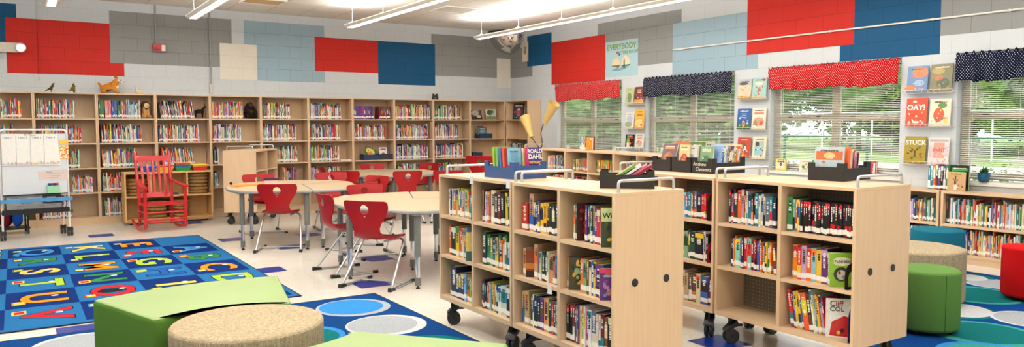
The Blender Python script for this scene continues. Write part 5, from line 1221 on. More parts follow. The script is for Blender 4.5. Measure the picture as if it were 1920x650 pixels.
# standing tiger plush, head to +x
q = ([(0, 0, .34), (.26, 0, .42), (.36, 0, .62), (.50, 0, .74), (.62, 0, .70), (.34, .14, .20), (.44, .15, .06), (.62, .15, .05), (.34, -.14, .20), (.46, -.16, .06), (.66, -.16, .05), (-.24, 0, .26), (-.30, .16, .10), (-.14, .2, .05), (-.30, -.16, .10), (-.14, -.2, .05), (-.42, 0, .42), (-.50, 0, .56), (-.60, 0, .64)],
     [(0, 1), (1, 2), (2, 3), (3, 4), (1, 5), (5, 6), (6, 7), (1, 8), (8, 9), (9, 10), (0, 11), (11, 12), (12, 13), (11, 14), (14, 15), (11, 16), (16, 17), (17, 18)], [.22, .20, .22, .27, .16, .10, .09, .08, .10, .09, .08, .24, .14, .09, .14, .09, .07, .07, .08], fur('tiger_fur', (206, 132, 50)))
critter('plush_tiger', (1.24, 13.36, TZ+.010), -.25, .25, q, [('ear', fur('tiger_ear', (190, 110, 40)), [((.44, .18, .98), .08, (1, .5, 1)), ((.44, -.18, .98), .08, (1, .5, 1))]), ('muzzle', fur('tiger_muzzle', (232, 214, 180)), [((.74, 0, .66), .10, (1, 1.2, .8)), ((.60, -.2, .78), .08, (1, .6, 1)), ((.42, 0, .36), .15, (1, .8, 1))]), ('eye', EYE, [((.72, -.13, .80), .03, (1, 1, 1)), ((.72, .13, .80), .03, (1, 1, 1)), ((.85, 0, .69), .035, (1, 1, 1))])],
        'orange standing plush tiger cub on top of the tall bookcases', 'plush toy')
q = ([(0, 0, .28), (.28, 0, .30), (.30, .1, .08), (.30, -.1, .08), (-.26, 0, .28), (-.3, .1, .08), (-.3, -.1, .08), (-.34, 0, .55), (-.40, 0, .72)], [(0, 1), (1, 2), (1, 3), (0, 4), (4, 5), (4, 6), (4, 7), (7, 8)], [.20, .2, .07, .07, .18, .07, .07, .10, .12], fur('llama_fur', (226, 208, 176)))
critter('plush_llama', (1.679, 13.36, TZ-.002), 0, .15, q, [('ear', fur('llama_ear', (214, 190, 150)), [((-.38, .07, .88), .05, (.5, .4, 1.6)), ((-.38, -.07, .88), .05, (.5, .4, 1.6))]), ('eye', EYE, [((-.5, -.07, .76), .03, (1, 1, 1))])], 'small cream plush llama lying on top of the tall bookcases', 'plush toy')
DN = fur('dino_brown', (86, 76, 48))
q = ([(0, 0, .48), (.10, 0, .66), (.16, 0, .86), (.30, 0, .92), (-.18, 0, .36), (-.46, 0, .18), (-.62, 0, .06), (.03, .08, .28), (-.06, .08, .14), (.04, .09, .03), (.03, -.08, .28), (-.06, -.08, .14), (.04, -.09, .03), (.26, .06, .62), (.26, -.06, .62)],
     [(0, 1), (1, 2), (2, 3), (0, 4), (4, 5), (5, 6), (0, 7), (7, 8), (8, 9), (0, 10), (10, 11), (11, 12), (1, 13), (1, 14)], [.13, .11, .08, .06, .10, .05, .015, .06, .035, .04, .06, .035, .04, .02, .02], DN)
critter('toy_dinosaur', (.477, 13.30, TZ-.002), 0, .15, q, [('eye', EYE, [((.24, -.07, .93), .02, (1, 1, 1))])], 'dark toy dinosaur with long tail, left one on the tall bookcase', 'toy')
q = ([(0, 0, .45), (.06, 0, .68), (.05, 0, .86), (.12, 0, .90), (-.2, 0, .30), (-.40, 0, .10), (.08, .09, .22), (.10, .09, .03), (.08, -.09, .22), (.10, -.09, .03), (.22, .06, .6), (.22, -.06, .6)], [(0, 1), (1, 2), (2, 3), (0, 4), (4, 5), (0, 6), (6, 7), (0, 8), (8, 9), (1, 10), (1, 11)], [.18, .13, .10, .07, .11, .03, .08, .06, .08, .06, .03, .03], fur('dino_olive', (112, 92, 44)))
critter('toy_dinosaur', (.76, 13.30, TZ-.002), .3, .155, q, [('crest', mat('dino_crest', rgb(190, 150, 60), .6), [((.06, 0, .97), .04, (1.4, .5, 1)), ((-.08, 0, .72), .04, (.6, .5, 1.4))])], 'stockier olive toy dinosaur, right one on the tall bookcase', 'toy')
# lion, deer, gorilla on the top shelf
q = ([(0, 0, .22), (0, 0, .48), (0, -.03, .78), (0, -.12, .80), (.16, -.12, .10), (.20, -.34, .06), (-.16, -.12, .10), (-.20, -.34, .06), (.12, -.14, .36), (.10, -.26, .08), (-.12, -.14, .36), (-.10, -.26, .08)], [(0, 1), (1, 2), (2, 3), (0, 4), (4, 5), (0, 6), (6, 7), (1, 8), (8, 9), (1, 10), (10, 11)], [.26, .20, .22, .16, .12, .08, .12, .08, .08, .07, .08, .07], fur('lion_fur', (188, 142, 84)))
critter('plush_lion', (1.755, 13.36, 1.632), .2, .245, q, [('mane', fur('lion_mane', (96, 60, 34)), [((0, .05, .80), .30, (1, .7, 1)), ((0, -.06, .52), .22, (1, .7, 1))]), ('face', fur('lion_face', (226, 202, 164)), [((0, -.2, .80), .17, (1, .6, 1))]), ('eye', EYE, [((.07, -.30, .84), .025, (1, 1, 1)), ((-.07, -.30, .84), .025, (1, 1, 1)), ((0, -.32, .77), .03, (1, 1, .7))])], 'sitting plush lion with brown mane at the right end of the top shelf', 'plush toy')
q = ([(0, 0, .52), (.24, 0, .52), (.34, 0, .78), (.44, 0, .90), (.56, 0, .86), (.24, .07, .28), (.24, .07, .03), (.26, -.07, .28), (.26, -.07, .03), (-.22, 0, .52), (-.26, .07, .3), (-.22, .07, .03), (-.26, -.07, .3), (-.24, -.07, .03), (-.32, 0, .6)], [(0, 1), (1, 2), (2, 3), (3, 4), (1, 5), (5, 6), (1, 7), (7, 8), (0, 9), (9, 10), (10, 11), (9, 12), (12, 13), (9, 14)], [.15, .14, .09, .09, .05, .05, .03, .05, .03, .14, .06, .03, .06, .03, .03], fur('deer_fur', (40, 30, 28)))
critter('toy_deer', (2.555, 13.36, 1.632), 0, .215, q, [('ear', DN, [((.40, .09, 1.04), .05, (.5, .5, 2)), ((.40, -.09, 1.04), .05, (.5, .5, 2))]), ('eye', EYE, [((.50, -.08, .93), .02, (1, 1, 1))])], 'black standing toy deer at the right end of the top shelf', 'toy')
q = ([(0, 0, .22), (0, 0, .50), (0, -.04, .76), (0, -.14, .74), (.20, -.12, .10), (.22, -.34, .08), (-.20, -.12, .10), (-.22, -.34, .08), (.24, -.08, .44), (.26, -.22, .2), (-.24, -.08, .44), (-.24, -.24, .24)], [(0, 1), (1, 2), (2, 3), (0, 4), (4, 5), (0, 6), (6, 7), (1, 8), (8, 9), (1, 10), (10, 11)], [.28, .25, .20, .14, .13, .09, .13, .09, .11, .10, .11, .10], fur('gorilla_fur', (36, 28, 24)))
critter('plush_gorilla', (3.37, 13.36, 1.634), .1, .31, q, [('face', fur('gorilla_face', (74, 54, 42)), [((0, -.19, .76), .14, (1, .7, 1)), ((0, -.14, .34), .16, (1, .7, 1))]), ('eye', EYE, [((.05, -.285, .80), .02, (1, 1, 1)), ((-.05, -.285, .80), .02, (1, 1, 1))])], 'dark brown plush gorilla sitting on the top shelf', 'plush toy')
# binoculars
e = empty('binoculars', (6.892, 13.30, TZ), 0, 'black binoculars standing on top of the tall bookcases', 'binoculars')
for s in (-1, 1): g = MB(); g.lathe([(.030, 0), (.032, .03), (.028, .05), (.022, .075), (.018, .09), (.021, .10), (.021, .115)], 18, (s*.038, 0, 0)); g.build('barrel', BLACK, e, smooth=True)
g = MB(); g.box(-.02, .02, -.012, .012, .05, .08); g.cyl((0, 0, .05), .010, .05, 12); g.build('hinge', BLACK, e)
# loose books lying / facing on the right units
def faced(loc, rz, w, h, t, lab, polys, tilt=-.22, group='books', base=(230, 225, 215), texts=(), pages=True, cat='picture book'):
    """book shown cover out; local x across, z up, cover on -y"""
    g = MB(); g.col = rgb(*base); g.box(-w/2, w/2, 0, .002, 0, h); g.box(-w/2, w/2, t-.002, t, 0, h); g.box(-w/2, -w/2+.0025, .002, t-.002, 0, h)
    for k, (pts, c) in enumerate(polys):
        g.col = rgb(*c); g.add([((u-.5)*w, -.0004-.00035*k, v*h) for u, v in pts], [tuple(range(len(pts)))])
    rd = random.Random(len(lab)*31+int(w*1000)+int(h*7000)); K_ = len(polys)
    if K_ > 1:
        cols = [c for _, c in polys]; zt = -.0004-.00035*K_-.0001
        for i in range(12):
            c = [max(0, min(255, v+rd.uniform(-34, 34))) for v in rd.choice(cols)]; cu, cv_ = rd.uniform(-.38, .38)*w, rd.uniform(.10, .62)*h; a_, b_ = rd.uniform(.02, .07)*w, rd.uniform(.015, .05)*h; t_ = rd.uniform(0, 3)
            g.col = rgb(*c); g.add([(cu+a_*math.cos(t_)*math.cos(k*PI/4)-b_*math.sin(t_)*math.sin(k*PI/4), zt-.00004*i, cv_+a_*math.sin(t_)*math.cos(k*PI/4)+b_*math.cos(t_)*math.sin(k*PI/4)) for k in range(8)], [tuple(range(8))])
        if not texts:
            bgc = cols[0]; tcx = (236, 232, 222) if sum(bgc) < 430 else (86, 70, 66); x_ = -.30*w; g.col = rgb(*tcx)
            while x_ < .28*w: l_ = rd.uniform(.04, .09)*w; g.box(x_, x_+l_, zt-.0008, zt-.0006, h*.86, h*(.86+rd.uniform(.03, .05))); x_ += l_+.02*w
    for (s, u, v, sz, c) in texts: g.col = rgb(*c); g.text(s, sz, T((u-.5)*w, -.0004-.00035*len(polys)-.0004, v*h) @ T(0, -.0008, 0) @ TX, bold=sz*.03)
    o = g.build('book', PRINT, colors=True); o.matrix_local = T(loc[0], loc[1], loc[2]+t*math.sin(abs(tilt))+.0005) @ RZ(rz) @ RX(tilt); tag(o, lab, 'book', group)
    if pages: p = MB(); p.box(-w/2+.003, w/2-.003, .0025, t-.0025, .003, h-.003); p.build('page_block', PAPER, o)
    NBOOK[0] += 1; return o
gS = 'books facing out on the nearly empty shelves'
faced((7.86, 13.34, 1.623), 0, .26, .20, .018, 'landscape book with dark photo cover leaning, left on the nearly empty top shelf', [(RC(0, 1, 0, 1), (70, 66, 62)), (EL(.4, .65, .35, .25), (176, 168, 156)), (RC(0, 1, 0, .25), (40, 38, 36)), (EL(.7, .3, .2, .15), (200, 190, 180))], -.3, gS)
faced((8.22, 13.36, 1.623), 0, .24, .215, .016, 'book with a green tree cover on the nearly empty top shelf', [(RC(0, 1, 0, 1), (196, 206, 200)), (RC(0, 1, 0, .3), (120, 134, 96)), (EL(.4, .66, .32, .24), (66, 92, 52)), (RC(.37, .43, .28, .5), (70, 60, 44)), (EL(.6, .72, .2, .14), (80, 106, 60))], -.2, gS)
faced((8.62, 12.98, 1.623), -PI/2+.55, .25, .33, .03, 'dark framed art book with red figures on the corner top shelf', [(RC(0, 1, 0, 1), (20, 24, 34)), (RC(.1, .9, .1, .9), (30, 50, 90)), (EL(.5, .45, .22, .25), (170, 50, 50)), (EL(.5, .62, .12, .1), (210, 160, 140)), (RC(.15, .85, .78, .86), (190, 170, 120))], -.2, gS)
g = MB(); g.box(-.085, .115, -.09, .09, 0, .022); o = g.build('book', PAPER); o.location = (5.03, 13.36, .8672); tag(o, 'thin white book lying flat at the end of the third shelf', 'book', gS)
def crate(loc, rz, w, d, h, m, label, group=None, notch=True, name='book_box', cat='box', txt=None, tm=None):
    e = empty(name, loc, rz, label, cat, group); t = .008
    g = MB(); g.box(-w/2, w/2, -d/2, -d/2+t, 0, h*.78); o1 = g.build('front_board', m, e)
    if txt:
        g = MB()
        for i, (s, x, z, sz) in enumerate(txt): g.text(s, sz, T(x, -d/2-.0008, z) @ TX @ Matrix.Shear('XY', 4, (.2, 0)), ext=.0003)
        g.build('chalk_lettering', tm, o1)
    g = MB(); g.box(-w/2, w/2, d/2-t, d/2, 0, h*.78); g.build('back_board', m, e)
    for s in (-1, 1):
        g = MB(); x0, x1 = sorted((s*w/2, s*(w/2-t))); g.box(x0, x1, -d/2+t, d/2-t, 0, h*.70)
        if notch: g.box(x0, x1, -d/2+t, -d/2+.05, h*.70, h); g.box(x0, x1, d/2-.05, d/2-t, h*.70, h); g.box(*sorted((s*w/2, s*(w/2-.045))), -d/2-.0005, -d/2+t+.0005, h*.78, h); g.box(*sorted((s*w/2, s*(w/2-.045))), d/2-t-.0005, d/2+.0005, h*.78, h)
        g.build('end_board', m, e)
    g = MB(); g.box(-w/2+t, w/2-t, -d/2+t, d/2-t, 0, t); g.build('bottom', m, e); return e
NB2 = mat('navy_box', rgb(20, 50, 84), .5); DKB = mat('dark_grey_box', rgb(44, 44, 50), .5)
gB = 'book boxes on the tall shelves'
crate((5.54, 13.35, .867), 0, .32, .2, .13, NB2, 'navy box with a green magazine on the third shelf under the purple set', gB, False)
crate((5.835, 13.35, .867), 0, .25, .2, .14, DKB, 'dark grey box holding pale books, right of the navy box', gB, False)
crate((8.02, 13.35, 1.245), 0, .30, .2, .12, NB2, 'navy box with two books on the nearly empty second shelf', gB, False)
crate((7.82, 13.35, .867), 0, .22, .2, .12, NB2, 'navy box at the left of the nearly empty third shelf', gB, False)
faced((5.52, 13.33, .93), 0, .24, .17, .012, 'tilted yellow-green comic magazine in the navy box', [(RC(0, 1, 0, 1), (60, 90, 40)), (EL(.5, .6, .4, .3), (214, 200, 60)), (EL(.6, .3, .3, .2), (220, 110, 60))], -.3, gS).rotation_euler[1] = .35
faced((5.60, 13.36, .88), 0, .16, .14, .012, 'red and green picture magazine at the back of the navy box', [(RC(0, 1, 0, 1), (190, 70, 50)), (EL(.5, .5, .35, .3), (230, 180, 120))], -.3, gS)
faced((5.80, 13.31, .88), 0, .15, .215, .02, 'white book with brown animal cover in the dark grey box', [(RC(0, 1, 0, 1), (226, 220, 214)), (EL(.5, .35, .3, .2), (150, 80, 50)), (RC(.1, .9, .78, .86), (150, 60, 70))], -.15, gS)
faced((5.915, 13.36, .88), 0, .06, .2, .02, 'purple book at the right end of the dark grey box', [(RC(0, 1, 0, 1), (110, 90, 130))], -.1, gS)
faced((7.99, 13.33, 1.256), 0, .20, .21, .02, 'teal landscape cover book in the navy box', [(RC(0, 1, 0, 1), (60, 100, 120)), (EL(.5, .6, .35, .2), (120, 150, 160))], -.12, gS)
faced((7.96, 13.36, 1.256), 0, .16, .23, .02, 'dark book behind the teal one in the navy box', [(RC(0, 1, 0, 1), (34, 40, 52))], -.12, gS)
# ------------------------------------------------------------ floor lamps with yellow shades
e = empty('floor_lamp', (7.75, 10.95, 0), 0, 'floor lamp with two yellow cone shades on bent black stems, behind the far cart', 'floor lamp')
g = MB(); g.lathe([(.13, 0), (.13, .012), (.03, .03), (.012, .04)], 28); g.build('base', BLACK, e, smooth=True); g = MB(); g.cyl((0, 0, .03), .011, 1.02, 12); g.build('pole', BLACK, e, smooth=True)
YS = mat('yellow_shade', rgb(220, 188, 116), .7, var=.04)
def atpx(u, v, x=None):
    d = _F+_R2*((u-960)/FPX)-_U2*((v-325)/FPX); t = (x)/d.x; return Vector((0, 0, CAM_H))+d*t
for (pts, b, tp) in (([(7.75, 10.95, 1.05), (7.74, 11.0, 1.12), (7.73, 11.12, 1.22), (7.73, 11.22, 1.30)], (7.735, 11.21, 1.29), (7.735, 11.42, 1.655)), ([(7.75, 10.95, 1.05), (7.74, 10.88, 1.2), (7.77, 10.98, 1.36), (7.76, 10.90, 1.50), (7.77, 10.86, 1.545)], (7.77, 10.86, 1.53), (7.80, 10.62, 1.88))):
    g = MB(); g.tube(pts, .008, 10, .06); o = g.build('stem', BLACK, e, smooth=True); o.location = (-7.75, -10.95, 0)
    a, b2 = Vector(b), Vector(tp); d = (b2-a); q = Vector((0, 0, 1)).rotation_difference(d.normalized()).to_matrix().to_4x4(); g = MB(); n = 28; L_ = d.length; vs = []
    for r, z in ((.038, 0), (.105, L_), (.102, L_), (.036, .004)):
        for i in range(n): vs.append((r*math.cos(2*PI*i/n), r*math.sin(2*PI*i/n), z))
    g.X = T(a.x-7.75, a.y-10.95, a.z) @ q; g.add(vs, [(j*n+i, j*n+(i+1) % n, ((j+1) % 4)*n+(i+1) % n, ((j+1) % 4)*n+i) for j in range(4) for i in range(n)]); g.build('lamp_shade', YS, e, smooth=True)
# ------------------------------------------------------------ boxes and books on top of the carts
BB = mat('blue_painted_box', rgb(44, 78, 132), .5, var=.15, vscale=8); BKW = mat('black_stained_wood', rgb(34, 30, 28), .55, var=.35, vscale=10, stretch=(2, 20, 20)); CHALK = mat('chalk', rgb(220, 220, 215), .9)
gT = 'books in the blue box'
bz = 1.1305; c0 = Vector((2.915, 4.43))
bx = crate((c0.x, c0.y, bz), .04, .275, .36, .115, BB, 'blue wooden box of children\'s paperbacks on the front cart', None, True)
def inbox(o_loc, rz, items, group, tilt=-.10):
    M = T(*o_loc) @ RZ(rz)
    for (x, y, r, w, h, t, lab, polys, base, tx) in items:
        p = M @ Vector((x, y, .009)); faced(p, rz+r, w, h, t, lab, polys, tilt, group, base, tx)
inbox((c0.x, c0.y, bz), .04, [
  (-.067, -.10, -.0, .116, .195, .028, 'pale blue and red paperback facing out on the left of the blue box', [(RC(0, 1, 0, 1), (120, 186, 206)), (RC(0, 1, .12, .42), (214, 52, 44)), (EL(.8, .22, .12, .1), (230, 180, 60)), (RC(.25, .75, .55, .92), (104, 160, 186))], (150, 34, 60), ()),
  (.063, -.155, .0, .126, .20, .022, 'purple-covered paperback with large white author name in the blue box', [(RC(0, 1, 0, 1), (62, 44, 120)), (RC(0, .1, 0, 1), (206, 40, 120)), (EL(.5, .30, .42, .08), (60, 150, 80)), (EL(.2, .30, .2, .08), (206, 40, 110)), (EL(.85, .34, .13, .1), (210, 220, 230))], (206, 40, 120), (('ROALD', .54, .87, .038, (235, 235, 235)), ('DAHL', .54, .68, .045, (235, 235, 235)), ('WITCHES', .52, .48, .024, (240, 190, 40)))),
  (-.067, -.06, .0, .116, .20, .02, 'orange and navy paperback behind the pale blue one in the blue box', [(RC(0, 1, 0, 1), (230, 90, 40))], (230, 90, 40), ()),
  (.064, -.11, 0, .122, .195, .018, 'cream paperback behind the purple one in the blue box', [(RC(0, 1, 0, 1), (226, 200, 90))], (236, 222, 190), ()),
  (-.067, -.02, 0, .116, .20, .02, 'blue paperback in the middle of the blue box', [(RC(0, 1, 0, 1), (70, 110, 180))], (70, 110, 180), ()),
  (.062, -.06, 0, .122, .195, .02, 'dark red paperback in the middle of the blue box', [(RC(0, 1, 0, 1), (150, 30, 60))], (150, 30, 60), ()),
  (-.067, .02, 0, .116, .20, .02, 'light green paperback at the back left of the blue box', [(RC(0, 1, 0, 1), (120, 170, 110))], (120, 170, 110), ()),
  (-.067, .06, 0, .116, .202, .02, 'lime green paperback furthest back in the blue box', [(RC(0, 1, 0, 1), (140, 190, 60))], (140, 190, 60), ())], gT)
# black tray on the nearest cart
c1 = Vector((2.985, 3.345)); 
ct = crate((c1.x, c1.y, bz), -.73, .31, .22, .10, BKW, 'black wooden tray with a few slanted thin books on the nearest cart', None, True)
for i, (dx, c, ca, lb) in enumerate(((.02, (120, 150, 70), (214, 110, 120), 'green-edged thin'), (.056, (226, 224, 220), (190, 60, 90), 'white-edged thin'), (.092, (200, 100, 130), (230, 226, 220), 'pink-edged thin'), (.12, (150, 30, 50), (210, 90, 90), 'dark red thin'))):
    M = T(c1.x, c1.y, bz) @ RZ(-.73) @ T(dx-.135, .0, .024) @ RY(math.radians(56))
    g = MB(); g.col = rgb(*c); g.box(-.007, -.005, -.08, .08, 0, .19); g.box(.005, .007, -.08, .08, 0, .19); g.box(-.005, .005, -.08, -.078, 0, .19); g.col = rgb(*ca); g.box(-.005, .005, .06, .08, .0, .19)
    o = g.build('book', PRINT, colors=True); o.matrix_local = M; tag(o, lb+' picture book slanting out of the black tray', 'book', 'books in the black tray'); p = MB(); p.box(-.0048, .0048, -.077, .059, .002, .187); p.build('page_block', PAPER, o)
# lettered crates on the middle row
def cratex(i, y0, y1, label, txt=None):
    return crate((4.36, (y0+y1)/2, bz), -PI/2, y0-y1-.006, .24, .12, BKW, label, 'black wooden crates on the middle row', True, txt=txt, tm=CHALK)
CR = [(4.50, 4.19), (4.19, 3.88)]
CXC = 4.30+.18
crate((CXC, 4.415, bz), -PI/2, .20, .36, .115, BKW, 'black wooden crate left of the lettered ones, animal-cover book leaning inside', 'black wooden crates on the middle row', True)
crate((CXC, 4.20, bz), -PI/2, .20, .36, .115, BKW, 'plain black wooden crate immediately left of the lettered one', 'black wooden crates on the middle row', True)
crate((CXC, 3.985, bz), -PI/2, .20, .36, .115, BKW, 'black wooden crate chalked with an author name on the middle cart', 'black wooden crates on the middle row', True, txt=[('Andrew', -.025, .068, .040), ('Clements', .012, .030, .040)], tm=CHALK)
gC = 'books in the black crates'
def cv(*cs): return [(RC(0, 1, 0, 1), cs[0])]+[(EL(.5, .42, .34, .24), cs[1])]+([(RC(.15, .85, .78, .88), cs[2])] if len(cs) > 2 else [])
for (y, xo, w, h, c, cs, lb, tl) in ((4.42, -.13, .15, .21, (96, 64, 70), ((110, 74, 84), (176, 104, 50), (226, 130, 50)), 'purple-brown animal cover book leaning in the leftmost black crate', -.30),
      (4.41, -.06, .15, .20, (206, 200, 170), ((206, 206, 176), (150, 180, 160)), 'pale green book behind the purple-brown one in the leftmost crate', -.3), (4.235, -.125, .11, .20, (226, 200, 120), ((226, 206, 150), (200, 90, 60), (240, 230, 190)), 'cream book with orange creature cover in the plain crate', -.12),
      (4.18, -.11, .13, .195, (206, 204, 196), ((214, 212, 206), (150, 150, 150)), 'white cover book in the plain crate', -.12), (4.0, -.135, .125, .19, (122, 160, 120), ((130, 168, 130), (90, 130, 90), (206, 210, 170)), 'green pond-cover book facing out above the chalked lettering', -.12),
      (4.41, .02, .15, .215, (226, 90, 40), ((226, 100, 50), (230, 150, 90)), 'orange-red book at the back of the leftmost crate', -.15), (4.20, -.02, .16, .22, (90, 120, 70), ((96, 128, 76), (120, 150, 90)), 'dark green book standing at the back of the crates', -.1), (4.20, .07, .16, .225, (196, 186, 160), ((200, 190, 160), (150, 60, 50)), 'tan book with red mark at the back of the crates', -.1)):
    faced((CXC+xo, y, bz+.009), -PI/2, w, h, .02, lb, cv(*cs), tl, gC, c)
rc = random.Random(9)
for i, (c, nm) in enumerate((('b', 'light blue'), ('B', 'blue'), ('W', 'white'), ('b', 'pale blue'), ('T', 'tan'), ('r', 'maroon'), ('P', 'purple'), ('C', 'cream'), ('T', 'light tan'), ('O', 'orange'), ('O', 'bright orange'), ('C', 'ivory'))):
    o = book(.0165, rc.uniform(.185, .21), .14, c+'W', rc, (4.385+i*.0185, 3.90, bz+.0125), RY(math.radians(12)), '%s paperback, %s from left of the slanted row in the lettered crate' % (nm, ORD[i]), gC, call=False)
# single crate on the right cart
cc2 = Vector((4.57, 3.03)); crate((cc2.x, cc2.y, bz), -1.45, .24, .37, .115, BKW, 'single black wooden crate on the right cart with a pale blue book', None, True)
gD = 'books in the single crate'
M = T(cc2.x, cc2.y, bz) @ RZ(-1.45)
faced(M @ Vector((-.01, -.13, .012)), -1.45+.12, .19, .205, .012, 'pale blue book with orange photo strip rising from the single crate', [(RC(0, 1, 0, 1), (190, 202, 212)), (RC(.05, .95, .58, .86), (206, 110, 60)), (EL(.5, .72, .2, .1), (240, 200, 140)), (EL(.5, .2, .4, .15), (170, 190, 205))], -.1, gD, (196, 206, 214))
for i, (c, nm) in enumerate((('O', 'orange'), ('W', 'white'), ('R', 'red-orange'), ('p', 'lavender'), ('r', 'pink-red'))):
    p = M @ Vector((.105, -.085+i*.028, .012)); book(.012, .20-.008*i, .17, c+'W', rc, p, RZ(-1.45+PI/2+.15) @ RY(math.radians(9)), '%s slim book, %s behind the pale blue one in the single crate' % (nm, ORD[i]), gD, call=False)
